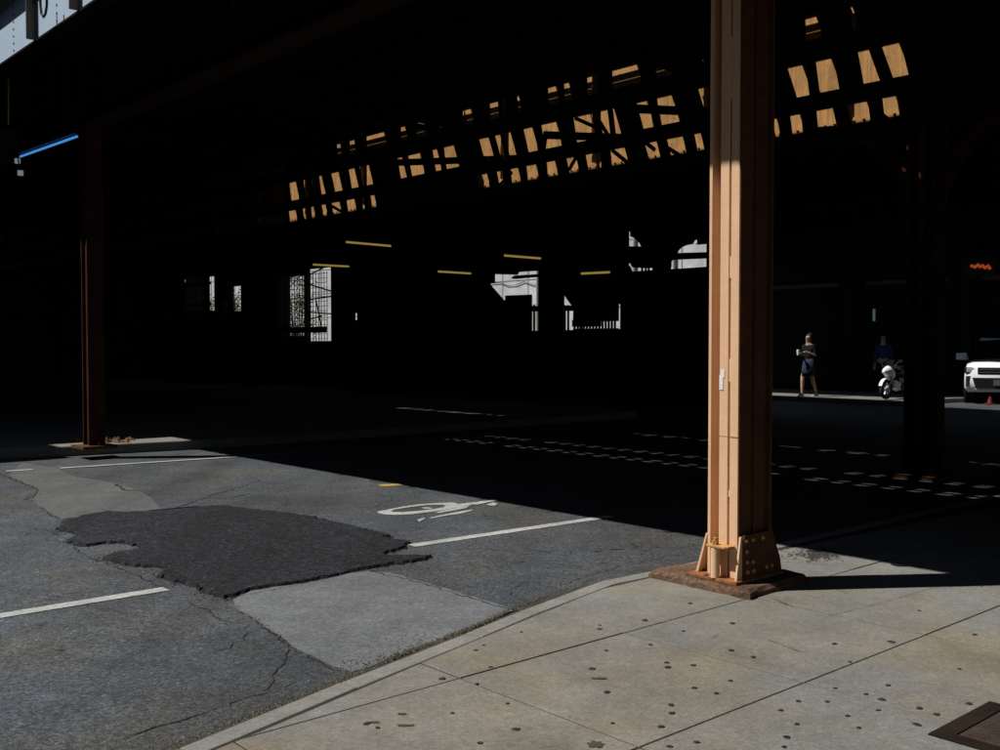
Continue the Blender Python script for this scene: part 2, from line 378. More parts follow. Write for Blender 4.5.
# --- painted markings
def stripe(a, b, wd, z, m, name='lane_line'):
    A, B = P(*a, z), P(*b, z); dd = (B-A).normalized(); sd = Vector((-dd.y, dd.x, 0))*wd/2
    mb = MB(); N = max(2, int((B-A).length/.12)); L = []; R = []
    for i in range(N+1):
        q = A.lerp(B, i/N)
        L.append(q + sd*(1+random.uniform(-.1,.06))); R.append(q - sd*(1+random.uniform(-.1,.06)))
    mb.add(L+R, [(i,i+1,N+2+i,N+1+i) for i in range(N)])
    return mb.build(name, m, road)
stripe((-420,684),(166,588.5), .115, .0045, M['paint_white'])
stripe((411,545.5),(611,516), .115, .0045, M['paint_white'])
stripe((60,468),(300,452.5), .10, .0085, M['paint_white'])
stripe((6,471),(33,469.3), .10, .0085, M['paint_white'])
stripe((380,485.5),(401,484.3), .15, .0045, M['paint_yellow'], 'yellow_mark')
# bicycle symbol: front wheel ring and worn strokes
sym = MB(); zz = .0045
def cpx(x, y, dz=0): return P(370+x*.14, 490+y*.14, zz+dz)
OUT = [(45,155),(90,146),(150,135),(250,115),(380,98),(500,92),(580,88),(625,95),(630,115),(590,130),(520,145),(400,160),(300,172),(200,178),(110,175),(60,165)]
INN = [(145,150),(180,138),(280,122),(400,108),(500,105),(540,108),(530,122),(450,135),(330,150),(230,157),(170,158)]
def radial(poly, a, c=(340,133), k=(290,42)):
    best = 0; dx, dy = math.cos(a), math.sin(a)
    q = [((x-c[0])/k[0], (y-c[1])/k[1]) for x, y in poly]
    for (x0,y0),(x1,y1) in zip(q, q[1:]+q[:1]):
        den = dx*(y1-y0) - dy*(x1-x0)
        if abs(den) < 1e-9: continue
        t = (x0*(y1-y0) - y0*(x1-x0))/den; u_ = (x0*dy - y0*dx)/den
        if t > 0 and -1e-6 <= u_ <= 1+1e-6: best = max(best, t)
    return (c[0]+dx*best*k[0], c[1]+dy*best*k[1])
NR = 56
ro = [cpx(*radial(OUT, 2*math.pi*i/NR)) for i in range(NR)]; ri = [cpx(*radial(INN, 2*math.pi*i/NR)) for i in range(NR)]
sym.add(ro+ri, [(i,(i+1)%NR,NR+(i+1)%NR,NR+i) for i in range(NR)])
for k, poly in enumerate([[(365,126),(400,122),(445,127),(440,134),(390,135)],[(590,130),(630,100),(690,92),(750,86),(765,95),(700,113),(640,125)],[(470,158),(560,138),(640,124),(705,115),(690,128),(600,145),(520,160),(490,165)],[(425,198),(500,181),(600,160),(735,138),(725,148),(640,170),(560,180),(440,202)],[(335,212),(385,197),(395,205),(365,218),(355,228)],[(715,100),(780,82),(840,76),(900,68),(920,74),(850,86),(760,105)],[(830,103),(880,88),(912,98),(890,113),(850,110)]]):
    sym.add([cpx(x,y,.0004*(k+1)) for x, y in poly], [tuple(range(len(poly)))])
sym.build('bicycle_symbol', M['paint_white'], road)

# --- cracks in the asphalt (thin, dirt-filled)
def crack(px, wd=.012, z=.0035, parent=road, m='crack', seg=.05, jit=.012):
    pts = [P(*q, z) for q in px]; fine = []
    for a, b in zip(pts, pts[1:]):
        k = max(1, int((b-a).length/seg))
        for j in range(k): fine.append(a.lerp(b, j/k) + Vector((random.gauss(0,jit), random.gauss(0,jit), 0)))
    fine.append(pts[-1]); L = []; R = []; n = len(fine)
    for i, q in enumerate(fine):
        t = (fine[min(i+1,n-1)] - fine[max(i-1,0)]); s = Vector((-t.y,t.x,0)).normalized()*wd*random.uniform(.1,.62)
        if i in (0, n-1): s *= .2
        L.append(q+s); R.append(q-s)
    mb = MB(); mb.add(L+R, [(i,i+1,n+i+1,n+i) for i in range(n-1)])
    return mb.build('crack', M[m], parent)
crack([(235,604),(262,625),(290,646),(335,670)], .014)
crack([(370,571),(405,578),(440,588),(478,600),(520,612)], .012, .0075)
crack([(100,743),(180,720),(215,708),(262,692),(300,680)], .010)
crack([(262,692),(275,676),(285,660),(287,646)], .008)
crack([(187,600),(205,610),(222,620),(245,622)], .008); crack([(187,600),(196,599),(204,601)], .007)
crack([(245,626),(243,640),(230,647),(200,655)], .006)
crack([(0,473),(18,481),(38,489)], .014, .0075); crack([(24,500),(34,496),(38,489)], .016); crack([(34,500),(50,514),(60,519)], .012)
crack([(115,484),(125,490),(140,491)], .03, .0075); crack([(160,512),(180,506),(215,494),(240,487),(260,480)], .014); crack([(205,497),(225,499),(250,493)], .012)
crack([(168,511),(178,510)], .03, .0245)
crack([(72,547),(80,553),(95,560),(130,572),(150,582),(165,588)], .010); crack([(20,526),(45,530),(60,536),(75,544)], .008)
crack([(505,598),(514,588),(530,580)], .005); crack([(430,552),(480,566),(520,575)], .004); crack([(560,585),(600,572),(640,562),(690,552)], .006)
for q in [(598,551),(690,534),(665,531),(618,549),(603,563),(535,553),(520,562),(455,562),(590,541),(50,600),(75,592),(120,585),(155,560),(178,614),(158,623),(40,624),(150,640),(60,650)]:
    a = random.uniform(-4,4); crack([(q[0]-7,q[1]+.4),(q[0],q[1]),(q[0]+6,q[1]-.2)], .02 if q[1] < 560 else .012, .0035)

# --- near sidewalk, kerb and gutter
ZS = .05
CURB = [(60,795),(178,748),(340,682),(465,633),(519,611),(600,581),(650,571),(700,560),(786,541)]
cpts = [P(*q, ZS) for q in CURB]
dfirst = (cpts[0]-cpts[1]).normalized()
cpts = [cpts[0] + dfirst*12] + cpts
cpts.append(cpts[-1] + Vector((VX,VY,0))*12.5)            # far end at the cross street
def offs(pl, dist):
    r = []; n = len(pl)
    for i, p in enumerate(pl):
        t = (pl[min(i+1,n-1)]-pl[max(i-1,0)]); s = Vector((t.y,-t.x,0)).normalized(); r.append(p + s*dist)
    return r
back = offs(cpts, .11); gut = offs(cpts, -.13)
side = bpy.data.objects.new('sidewalk', None); C.objects.link(side); tag(side, kind='structure')
# bed under the slabs
bed = MB(); far_u = 22
e0, e1 = uv(back[0]), uv(back[-1])
poly = [Vector((p.x,p.y,.0)) for p in back] + [w(far_u, e1[1], 0), w(far_u, e0[1], 0)]
bed.prism(poly, (0,0,ZS-.0045)); bed.build('slab_bed', M['bed'], side)
# kerb stones
kb = []
for i in range(len(cpts)-1):
    a0, a1, b0, b1 = cpts[i], cpts[i+1], back[i], back[i+1]
    L = (a1-a0).length; k = max(1, round(L/2.2))
    for j in range(k):
        f0, f1 = j/k, (j+1)/k
        ee = .003/L
        q = [a0.lerp(a1,f0+ee), b0.lerp(b1,f0+ee), b0.lerp(b1,f1-ee), a0.lerp(a1,f1-ee)]
        s = [(q[3]-q[0]).normalized(), None]
        mb = MB(); mb.prism([Vector((p.x,p.y,-.01)) for p in q], (0,0,ZS+.01-random.uniform(0,.003)))
        mb.build('kerb_stone', M['kerb'], side, bevel=.008)
gm = MB(); n = len(cpts)
gm.add([Vector((p.x,p.y,.006)) for p in cpts] + [Vector((p.x,p.y,.006)) for p in gut], [(i,i+1,n+i+1,n+i) for i in range(n-1)])
gm.build('gutter', M['gutter'], side)
# slabs, clipped to the kerb
def clip(poly, a, b, gap):                    # keep the right-hand side of a->b
    t = (b-a).normalized(); s = Vector((t.y,-t.x,0)); r = []
    for i in range(len(poly)):
        p, q = poly[i], poly[(i+1)%len(poly)]
        dp, dq = (p-a).dot(s)-gap, (q-a).dot(s)-gap
        if dp >= 0: r.append(p)
        if dp*dq < 0: r.append(p.lerp(q, dp/(dp-dq)))
    return r
uJ2 = uv(P(460,678,ZS))[0]; uJ3 = uv(P(800,684,ZS))[0]
vC1 = uv(P(460,678,ZS))[1]; vC2 = uv(P(624,632,ZS))[1]
uJ4 = uv(P(880,603,ZS))[0]
dU, dV = uJ3-uJ2, vC2-vC1
print('joints', uJ2, uJ3, uJ4, vC1, vC2, dU, dV)
us = [uJ2-1.6*dU, uJ2, uJ3]
while us[-1] < far_u: us.append(us[-1]+dU*1.15)
vs_ = [vC1 + dV*k for k in range(-6, 1)] + [vC2]
while vs_[-1] < e1[1]: vs_.append(vs_[-1]+dV*1.02)
coverA, coverB = P(928,735,ZS), P(988,702,ZS)
cA, cB = uv(coverA), uv(coverB)
cover = (cA[0], cA[0]+.62, cA[1], cB[1])
for i in range(len(us)-1):
    for j in range(len(vs_)-1):
        gp = .005
        poly = [w(us[i]+gp,vs_[j]+gp), w(us[i+1]-gp,vs_[j]+gp), w(us[i+1]-gp,vs_[j+1]-gp), w(us[i]+gp,vs_[j+1]-gp)]
        for a, b in zip(back, back[1:]):
            if len(poly) > 2: poly = clip(poly, Vector((a.x,a.y,0)), Vector((b.x,b.y,0)), .006)
        if len(poly) < 3: continue
        zt = ZS + random.uniform(-.002,.0015)
        mb = MB(); mb.prism([Vector((p.x,p.y,ZS-.03)) for p in poly], (0,0,zt-ZS+.03))
        mb.build('slab', M['concrete'], side, bevel=.003 if us[i] < 4 else 0)
# finer tooled lines
crack([(764,638),(805,653)], .004, ZS+.004, side, jit=.001); crack([(768,597),(796,607)], .005, ZS+.004, side, jit=.001); crack([(820,582),(850,594)], .005, ZS+.004, side, jit=.001)
crack([(820,618),(880,603),(945,584)], .003, ZS+.004, side, jit=.001)
crack([(710,639),(718,634)], .006, ZS+.004, side, 'rust_stain', jit=.002)
# chewing gum, old marks
GUM = [(740+x*.2667, 550+y*.2667) for x, y in [(355,352),(568,345),(413,420),(50,403),(555,508),(472,541),(357,519),(533,561),(222,568),(327,570),(520,602),(153,602),(404,623),(447,668),(215,653),(178,703),(168,740),(673,594),(737,617),(860,577),(663,655),(823,447),(880,318),(903,135),(672,228)]]
GUM += [(540+x*.26, 580+y*.26) for x, y in [(230,175),(230,190),(255,272),(200,342),(258,432),(505,482),(508,513),(466,565),(500,642),(603,625),(595,416),(733,388),(590,329),(488,318),(492,336),(552,197),(735,271),(820,297),(926,502),(950,606),(940,643),(988,556),(993,467),(678,437),(740,167),(280,552),(425,250),(578,90),(405,155)]]
GUM += [(340+x*.26, 560+y*.26) for x, y in [(553,329),(523,348),(697,278),(433,590),(678,652),(540,705),(145,646),(580,413),(527,477),(393,457),(645,553),(105,630)]]
gm_me = []
for k in range(5):
    mb = MB(); n = 10; rr = [random.uniform(.75,1.15) for _ in range(n)]
    top = [Vector((math.cos(2*math.pi*i/n)*rr[i], math.sin(2*math.pi*i/n)*rr[i], 0)) for i in range(n)]
    mb.add([p*1 for p in top] + [p*.8+Vector((0,0,1)) for p in top], [(i,(i+1)%n,n+(i+1)%n,n+i) for i in range(n)] + [tuple(range(n,2*n))])
    gm_me.append(mb.mesh('gum_spot', M['gum']))
for i, q in enumerate(GUM):
    p = P(*q, ZS); r = random.choice([.010,.012,.014,.017])
    inst('gum_spot', gm_me[i%5], side, (p.x,p.y,ZS-.002), random.uniform(0,6), (r*random.uniform(.9,1.4), r, .0055))
def blot(px, rx, ry, m, z=ZS+.003, name='stain', n=26, rag=.3):
    p = P(*px, z); mb = MB(); vs = [p]
    for i in range(n):
        a = 2*math.pi*i/n; r = 1+random.uniform(-rag,rag); vs.append(p + Vector((math.cos(a)*rx*r, math.sin(a)*ry*r, 0)))
    mb.add(vs, [(0,i+1,(i+1)%n+1) for i in range(n)]); return mb.build(name, m, side)
blot((402,713.5), .02, .012, M['rust_stain']); blot((405,725), .035, .012, M['rust_stain']); blot((374,722), .025, .01, M['rust_stain'])
blot((596,744), .032, .03, M['stain']); blot((600,678), .035, .012, M['stain'])
sp = MB()
for k in range(420):
    x, y = 818+random.gauss(0,16), 554+random.gauss(0,3.2); p = P(x,y,ZS+.003+.000004*k); r0 = random.uniform(.003,.016)*(1.3 if abs(x-818) < 10 else .8)
    sp.add([p+Vector((math.cos(a)*r0*random.uniform(.6,1.3), math.sin(a)*r0*random.uniform(.6,1.3),0)) for a in (0,1.2,2.5,3.8,5.0)], [(0,1,2,3,4)])
tag(sp.build('dirt_specks', M['stain'], side), kind='stuff')
blot((899,564), .055, .055, M['black_metal'], ZS+.006, 'valve_cover', rag=.02)

# moss and grit along the gutter
mo = MB(); gr = MB()
def flake(mb, p, r, h):
    a0 = random.uniform(0,6); mb.add([p+Vector((math.cos(a0+t)*r*random.uniform(.6,1.3), math.sin(a0+t)*r*random.uniform(.6,1.3), 0)) for t in (0,1.6,3.1,4.7)] + [p+Vector((random.uniform(-r,r)*.3, random.uniform(-r,r)*.3, h))], [(0,1,4),(1,2,4),(2,3,4),(3,0,4)])
MOSS = [(130,768,.5),(200,742,.8),(250,722,1),(300,702,1),(345,684,1.2),(385,667,1.3),(410,655,1.6),(440,645,1.6),(462,636,1.6),(490,624,1),(515,612,1.2),(560,594,.3),(600,580,.25)]
for (x0,y0,d0),(x1,y1,d1) in zip(MOSS, MOSS[1:]):
    A, B = P(x0,y0,.006), P(x1,y1,.006); L = (B-A).length
    nrm = Vector((-(B-A).y,(B-A).x,0)).normalized()
    for k in range(int(L*900*(d0+d1)/2)):
        q = A.lerp(B, random.random()) + nrm*(.03+random.gauss(.02,.014))
        flake(mo if random.random() < .55 else gr, q, random.uniform(.002,.007), random.uniform(.002,.006))
for k in range(240):                          # mossy crust in the lower corner of the cement patch
    x = random.uniform(340,425); y = 672-(x-340)*.22 - abs(random.gauss(0,9)); q = P(x,y,.007)
    flake(mo if random.random() < .6 else gr, q, random.uniform(.002,.006), random.uniform(.002,.006))
for (x0,y0),(x1,y1),nn in [((224,600),(236,598),90),((199,588),(208,595),60),((236,604),(290,646),140),((235,597),(330,579),120)]:
    for k in range(nn):
        t = random.random(); q = P(x0+(x1-x0)*t, y0+(y1-y0)*t, .006); q += Vector((random.gauss(0,.012),random.gauss(0,.012),0))
        flake(mo, q, random.uniform(.002,.005), random.uniform(.002,.005))
for k in range(2600):                         # loose grit on the asphalt near the kerb
    t = random.random(); x = 120+(690-120)*t; y = 765-(765-560)*t**.93 - abs(random.gauss(0,16))-3
    q = P(x,y,.001); flake(gr, q, random.uniform(.0015,.004), random.uniform(.001,.003))
ls = MB()
for i in range(len(DARK)):
    a, b = P(*DARK[i],.002), P(*DARK[(i+1)%len(DARK)],.002)
    for k in range(int((b-a).length*70)):
        q = a.lerp(b, random.random()) + Vector((random.gauss(0,.035),random.gauss(0,.035),0)); flake(ls, q, random.uniform(.003,.009), random.uniform(.003,.008))
ls.build('loose_aggregate', M['patch_dark'], road)['kind'] = 'stuff'
tag(mo.build('moss', M['moss']), 'moss growing along the gutter beside the kerb', 'moss', kind='stuff')
tag(gr.build('grit', M['grit']), 'loose grit lying in the gutter beside the kerb', 'grit', kind='stuff')

# --- steel cover in the sidewalk
cv = thing('vault_cover', w(cover[0],cover[2],ZS), 'rusty steel vault cover set flush in the concrete sidewalk', 'cover')
fr = MB(); t = .075
fr.boxuv(cover[0],cover[1],cover[2],cover[2]+t,ZS-.02,ZS+.006); fr.boxuv(cover[0],cover[1],cover[3]-t,cover[3],ZS-.02,ZS+.006)
fr.boxuv(cover[0],cover[0]+t,cover[2]+t,cover[3]-t,ZS-.02,ZS+.006); fr.boxuv(cover[1]-t,cover[1],cover[2]+t,cover[3]-t,ZS-.02,ZS+.006)
fr.build('frame', M['soot'], cv)
pl = MB(); pl.boxuv(cover[0]+t+.006,cover[1]-t-.006,cover[2]+t+.006,cover[3]-t-.006,ZS-.02,ZS+.004); plo = pl.build('plate', M['cover'], cv)
st = MB()
for i in range(9):
    for j in range(9):
        u0 = cover[0]+t+.03+i*(cover[1]-cover[0]-2*t-.05)/9; v0 = cover[2]+t+.03+j*(cover[3]-cover[2]-2*t-.04)/9
        st.boxuv(u0,u0+.016,v0,v0+.006,ZS+.003,ZS+.0065)
tag(st.build('tread_studs', M['cover'], plo), kind='stuff')

# --- sidewalk across the street with its kerb
A0, A1 = P(0,460), P(240,447)
fu = (uv(A0)[0]+uv(A1)[0])/2
f1 = MB(); f1.prism([Vector((A0.x,A0.y,0)) - (A1-A0)*2.4, Vector((A0.x,A0.y,0)), Vector((A1.x,A1.y,0)), Vector((A1.x,A1.y,0))+Vector((VX,VY,0))*9, w(-45, 15.6), w(-45,-7)], (0,0,.14))
tag(f1.build('far_sidewalk', M['concrete'], bevel=.02), kind='structure')
db = MB()
for k in range(60):
    x = random.gauss(107,13); q = P(x, 441.5+random.uniform(-2.4,1.5), .145)
    flake(db, q, random.uniform(.02,.06), random.uniform(.02,.07))
tag(db.build('leaf_litter', M['leaf_dry']), 'heap of dry leaves on the far kerb', 'leaves', kind='stuff')

# --- cross street sidewalk in the sun strip under the far deck
fs = MB(); fs.prism([w(-60,24.45), w(-12.6,24.45), w(-12.6,25.05), w(-12.3,28.6), w(-60,28.6)], (0,0,.12)); tag(fs.build('corner_sidewalk', M['concrete'], bevel=.015), kind='structure')

# ================================================================== ELEVATED RAILWAY
VE, ZB, ZT = 3.885, 4.99, 5.88
VN, VF = 5.10, 11.6
UMIN, UMAX = -62, 24
el = thing('elevated_railway', w(-4,8,0), 'dark steel elevated railway deck with plate girders above the street', 'railway')
# fascia girder with pale panels
st_px = [-95,-52,-6,36.5,80,124,168]
su = []
for x in st_px: su.append(uv(PV(x, 66-.684*x+3, VE))[0])
while su[-1] < UMAX: su.append(su[-1] + (su[4]-su[3]))
while su[0] > UMIN: su.insert(0, su[0] - (su[4]-su[3]))
rv = MB()
for a, b in zip(su, su[1:]):
    mb = MB(); mb.boxuv(a+.002,b-.002,VE,VE+.012,ZB+.02,ZT); mb.build('fascia_panel', M['panel'], el)
    if a < -2:
        for zz in [ZB+.08+.085*i for i in range(10)]:
            rv.dome(w((a+b)/2, VE-.001, zz), .014, (-VX,-VY,0))
            rv.dome(w(a-.085, VE-.014, zz), .013, (-VX,-VY,0))
for a in su:
    mb = MB(); mb.boxuv(a-.05,a+.012,VE-.012,VE-.001,ZB+.02,ZT-.02); mb.boxuv(a-.012,a+.002,VE-.11,VE-.012,ZB+.02,ZT-.02); mb.build('stiffener', M['stiff'], el)
tag(rv.build('rivets', M['stiff'], el), kind='stuff')
mb = MB(); mb.boxuv(UMIN,UMAX,VE-.025,VE+.15,ZB-.006,ZB+.018); mb.boxuv(UMIN,UMAX,VE+.014,VE+.03,ZB+.02,ZB+.16); mb.build('fascia_bottom_flange', M['soot'], el)
mb = MB(); mb.boxuv(UMIN,UMAX,VE-.22,VE+.19,ZT+.002,ZT+.05); mb.boxuv(UMIN,UMAX,VE-.22,VE-.19,ZT-.06,ZT); mb.build('fascia_top_flange', M['soot'], el)
# hanging cable on the fascia
cb = MB(); p0 = PV(36,-4,VE-.14); p1 = PV(48,-6,VE-.14); pm = PV(44,17,VE-.14)
cb.tube([PV(x,y,VE-.14) for x, y in [(40,-8),(40.5,6),(41.5,14),(43.5,17),(45.5,14),(46.8,6),(47,-8)]], .014, 7); cb.build('cable', M['black_metal'], el)
# soffit steel between fascia and near girder: brackets
for i, a in enumerate(su[::2]):
    mb = MB(); mb.prism([w(a,VE+.16,ZB+.03), w(a,VN-.02,ZB-.10), w(a,VN-.02,ZT-.04), w(a,VE+.16,ZT-.04)], w(.02,0,0)); mb.build('bracket', M['soot'], el)
# main girders
def girder(v, zb, zt, name, face, m, mflange, rivets=True, pan=1.45, off=0):
    mb = MB(); mb.boxuv(UMIN,UMAX,v,v+.016,zb+.03,zt-.03); g_ = mb.build(name, m, el)
    fl = MB(); fl.boxuv(UMIN,UMAX,v-.14,v+.156,zb-.012,zb+.018); fl.build('bottom_flange', mflange, g_)
    fl = MB(); fl.boxuv(UMIN,UMAX,v-.002-.012,v-.002,zb+.02,zb+.13); fl.build('flange_angle', m, g_)
    fl = MB(); fl.boxuv(UMIN,UMAX,v-.018,v+.156,zt-.03,zt); fl.build('top_flange', mflange, g_)
    u = UMIN+off
    r = MB()
    while u < UMAX:
        s = MB(); s.boxuv(u-.05,u+.01,v-.014,v-.002,zb+.135,zt-.032); s.boxuv(u-.001,u+.01,v-.11,v-.015,zb+.135,zt-.032); s.build('stiffener', m, g_)
        u += pan
    if rivets:
        u = -46
        while u < 3:
            r.dome(w(u, v-.014, zb+.085), .022, (-VX,-VY,0)); r.dome(w(u+.06, v-.14+.05, zb+.016), .024, (0,0,1)); u += .13
        tag(r.build('rivets', m, g_), kind='stuff')
    return g_
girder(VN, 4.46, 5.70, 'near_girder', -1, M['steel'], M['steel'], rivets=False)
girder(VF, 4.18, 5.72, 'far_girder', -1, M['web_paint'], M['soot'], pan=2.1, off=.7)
# stringers under the tracks
for v in (6.45, 8.65, 9.75):
    mb = MB(); mb.boxuv(UMIN,UMAX,v-.008,v+.008,5.28,5.70); mb.boxuv(UMIN,UMAX,v-.09,v+.09,5.262,5.28); mb.boxuv(UMIN,UMAX,v-.09,v+.09,5.70,5.72); mb.build('stringer', M['soot'], el)
# cross girders between the main girders and lateral bracing
for k in range(-6, 2):
    u = -3.7 + k*10.4/2
    mb = MB(); mb.boxuv(u-.008,u+.008,VN+.02,VF-.02,5.30,5.70); mb.boxuv(u-.12,u+.12,VN+.16,VF-.16,5.24,5.26); mb.build('cross_girder', M['soot'], el)
# lateral bracing angles and hangers near the far girder (seen against its lit web)
BR = [(-13.9,.9),(-11.9,.0),(-10.6,.7),(-9.9,.05),(-8.7,.9),(-7.9,.1)]
BR_ALL = [(-46,.0),(-43.4,.9),(-39,.2),(-35.6,1.0),(-32.2,.1),(-28.9,.8),(-25.4,.1),(-23.0,.9),(-20.6,.2),(-18.3,1.0),(-16.0,.1),(-13.9,.9),(-11.9,.0),(-9.9,.9),(-7.9,.1),(-5.9,.8)]
for (ua,fa),(ub,fb) in zip(BR, BR[1:]):
    mb = MB(); mb.bar(w(ua, VF-.22-fa*1.7, 4.47), w(ub, VF-.22-fb*1.7, 4.47), .10, .014); mb.bar(w(ua, VF-.22-fa*1.7, 4.52), w(ub, VF-.22-fb*1.7, 4.52), .012, .09); mb.build('lateral_brace', M['soot'], el)
bz = MB()
mb = MB(); mb.bar(w(UMIN,VF-.42,4.51), w(UMAX,VF-.42,4.51), .14, .10); mb.build('cable_trough', M['soot'], el)
random.seed(11)
# added dark bars and plates, cut to mask the far girder's shaded web
VL = 10.3
lg = MB(); lg.boxuv(UMIN,UMAX,VL,VL+.06,4.71,4.95); LG = lg.build('web_mask', M['soot'], el)
lg = MB(); lg.boxuv(UMIN,UMAX,VL,VL+.06,4.16,4.285); lg.build('mask_chord', M['soot'], LG)
lg = MB(); lg.boxuv(UMIN,UMAX,VL,VL+.06,3.79,3.87); lg.build('mask_chord', M['soot'], LG)
#TIES clear gaps between them let the sun through on to the far girder
GX = [(289,297),(303,306.5),(311,314.5),(319,323),(332,340),(349,356),(360,366),(367.5,370.5),(398,404),(409,422),(433,439),(444,456),(481,491),(497,502),(506,513),(525,535),(542,559),(574,593),(600,608),(613,617),(639,650),(658,675),(701,712),(722,733),(750,768),(791,806),(816,835),(859,873),(886,903)]
def silhouettes(G, z0, z1, lean):
    xe = [284] + [q for g_ in G for q in g_] + [1010]
    for k in range(0, len(xe), 2):
        a, b = xe[k]+.4, xe[k+1]-.4
        if b-a < 1.6: continue
        ua, ub = uv(PV(a,150,VL))[0], uv(PV(b,150,VL))[0]; l0 = lean*(z1-z0)*random.uniform(.5,1.3)
        lg = MB(); lg.prism([w(ua+l0/2,VL+.012,z0), w(ub+l0/2,VL+.012,z0), w(ub-l0/2,VL+.012,z1), w(ua-l0/2,VL+.012,z1)], w(0,.03,0)); lg.build('mask_plate', M['soot'], LG)
gaps = []
GX1 = [(335,340),(348,354),(365,384),(399,405),(414,426),(436,447),(461,471),(488,496),(500,503),(515,519),(546,556),(562,569),(585,596),(610,637),(652,669),(673,677),(694,700),(710,722),(802,816),(846,852)]
GX3 = [(288,296),(302,305),(310,314),(319,326),(331,340),(346,355),(361,364),(370,375),(477,488),(497,502),(510,519),(526,537),(546,556),(567,577),(586,592),(594,600),(610,626),(646,658),(668,684),(695,702),(773,778),(790,801),(816,834),(848,868),(882,897)]
gaps1 = []
for a, b in GX1:
    ua, ub = uv(PV(a,100,VF))[0], uv(PV(b,100,VF))[0]; sh = (5.85-5.6)*KU; gaps1.append((ua-sh-.045, ub-sh+.045))
for a, b in GX:
    ua, ub = uv(PV(a, 150, VF))[0], uv(PV(b, 150, VF))[0]
    sh = (5.85-4.87)*KU
    gaps.append((ua-sh-.055, ub-sh+.055))

silhouettes(GX3, 3.872, 4.158, .25); silhouettes(GX, 4.287, 4.708, .3); silhouettes(GX1, 4.952, 5.70, .1)
for x0, y0, x1, y1 in [(569,170,580,150),(612,150,628,163),(600,122,612,142),(668,148,690,162),(645,142,655,150),(575,118,595,127),(330,205,342,212),(882,115,900,130),(540,148,552,160),(500,185,512,172)]:
    lg = MB(); lg.bar(PV(x0,y0,VL-.02), PV(x1,y1,VL-.02), .02,.05); lg.build('lattice_bar', M['soot'], LG)
rb = MB()
for k in range(150):
    u_ = -22+k*.135; rb.box(w(u_,VL-.005,4.29),.05,.05,.05); rb.box(w(u_+.05,VL-.005,3.872),.045,.045,.05)
tag(rb.build('bolt_heads', M['soot'], LG), kind='stuff')
gaps3 = []
for a, b in GX3:
    ua, ub = uv(PV(a,180,VF))[0], uv(PV(b,180,VF))[0]; sh = (5.85-4.34)*KU; gaps3.append((ua-sh-.06, ub-sh+.06))
edges = [UMIN] + [x for gq in gaps3 for x in gq] + [UMAX]
e2_ = [UMIN] + [x for gq in gaps for x in gq] + [UMAX]
for i in range(0, len(e2_), 2):
    a, b = e2_[i], e2_[i+1]
    if b-a < .02: continue
    mb = MB(); mb.boxuv(a,b,10.88,11.28,5.755,5.95); mb.build('guard_block', M['wood'], el)
ntie = 0
for i in range(0, len(edges), 2):                 # far track
    a, b = edges[i], edges[i+1]
    L = b-a
    if L < .03: continue
    k = max(1, math.ceil(L/(.26 if a > -40 and b < 0 else .8))); ww = L/k
    for j in range(k):
        mb = MB(); u0 = a+j*ww; uu1 = u0+ww-(.004 if j < k-1 else 0)
        mb.boxuv(u0,uu1,9.42,10.875,5.75,5.95); mb.build('tie', M['wood'], el); ntie += 1
e1_ = [UMIN] + [x for gq in gaps1 for x in gq] + [UMAX]
for i in range(0, len(e1_), 2):
    a, b = e1_[i], e1_[i+1]
    if b-a < .02: continue
    mb = MB(); mb.boxuv(a,b,11.29,12.45,5.76,5.95); mb.build('footwalk_bearer', M['wood'], el)
mb = MB(); mb.boxuv(0,.135,VE+.20,9.40,5.84,5.95); tme = mb.mesh('tie', M['wood'], w(0,0,0))
u = -15.4
while u < -2.5:                                   # near track, closer spacing
    o = inst('tie', tme, el, w(u+random.uniform(-.02,.02),0,0)); u += .305; ntie += 1
for a, b in ((UMIN,-15.5),(-2.4,UMAX)):
    k = round((b-a)/.8); ww = (b-a)/k
    for j in range(k):
        mb = MB(); mb.boxuv(a+j*ww,a+(j+1)*ww-.004,VE+.20,9.40,5.84,5.95); mb.build('tie', M['wood'], el); ntie += 1
print('ties', ntie)
# boards, guard timbers and rails lying on the ties; narrow slots stay open
SLOTS = [(7.03,7.10),(7.20,7.265),(7.88,7.945),(8.02,8.07),(10.02,10.085),(10.16,10.22),(10.60,10.768),(10.845,11.11),(11.19,11.2175),(11.245,11.2725),(11.30,11.3275),(11.36,11.427)]
a = VE+.12
for s0, s1 in SLOTS + [(12.45,12.45)]:
    k = max(1, round((s0-a)/.3)); ww = (s0-a)/k
    for j in range(k):
        mb = MB(); mb.boxuv(UMIN,UMAX,a+j*ww,a+(j+1)*ww-(0.0002 if j==k-1 else -.0),5.955,6.0 - (.004 if j%2 else 0)); mb.build('deck_board', M['wood'], el)
    a = s1
for v in (5.6, 7.4, 9.0):
    mb = MB(); mb.boxuv(UMIN,UMAX,v-.065,v+.065,6.003,6.02); mb.boxuv(UMIN,UMAX,v-.01,v+.01,6.02,6.12); mb.boxuv(UMIN,UMAX,v-.034,v+.034,6.12,6.15); mb.build('rail', M['rust'], el)
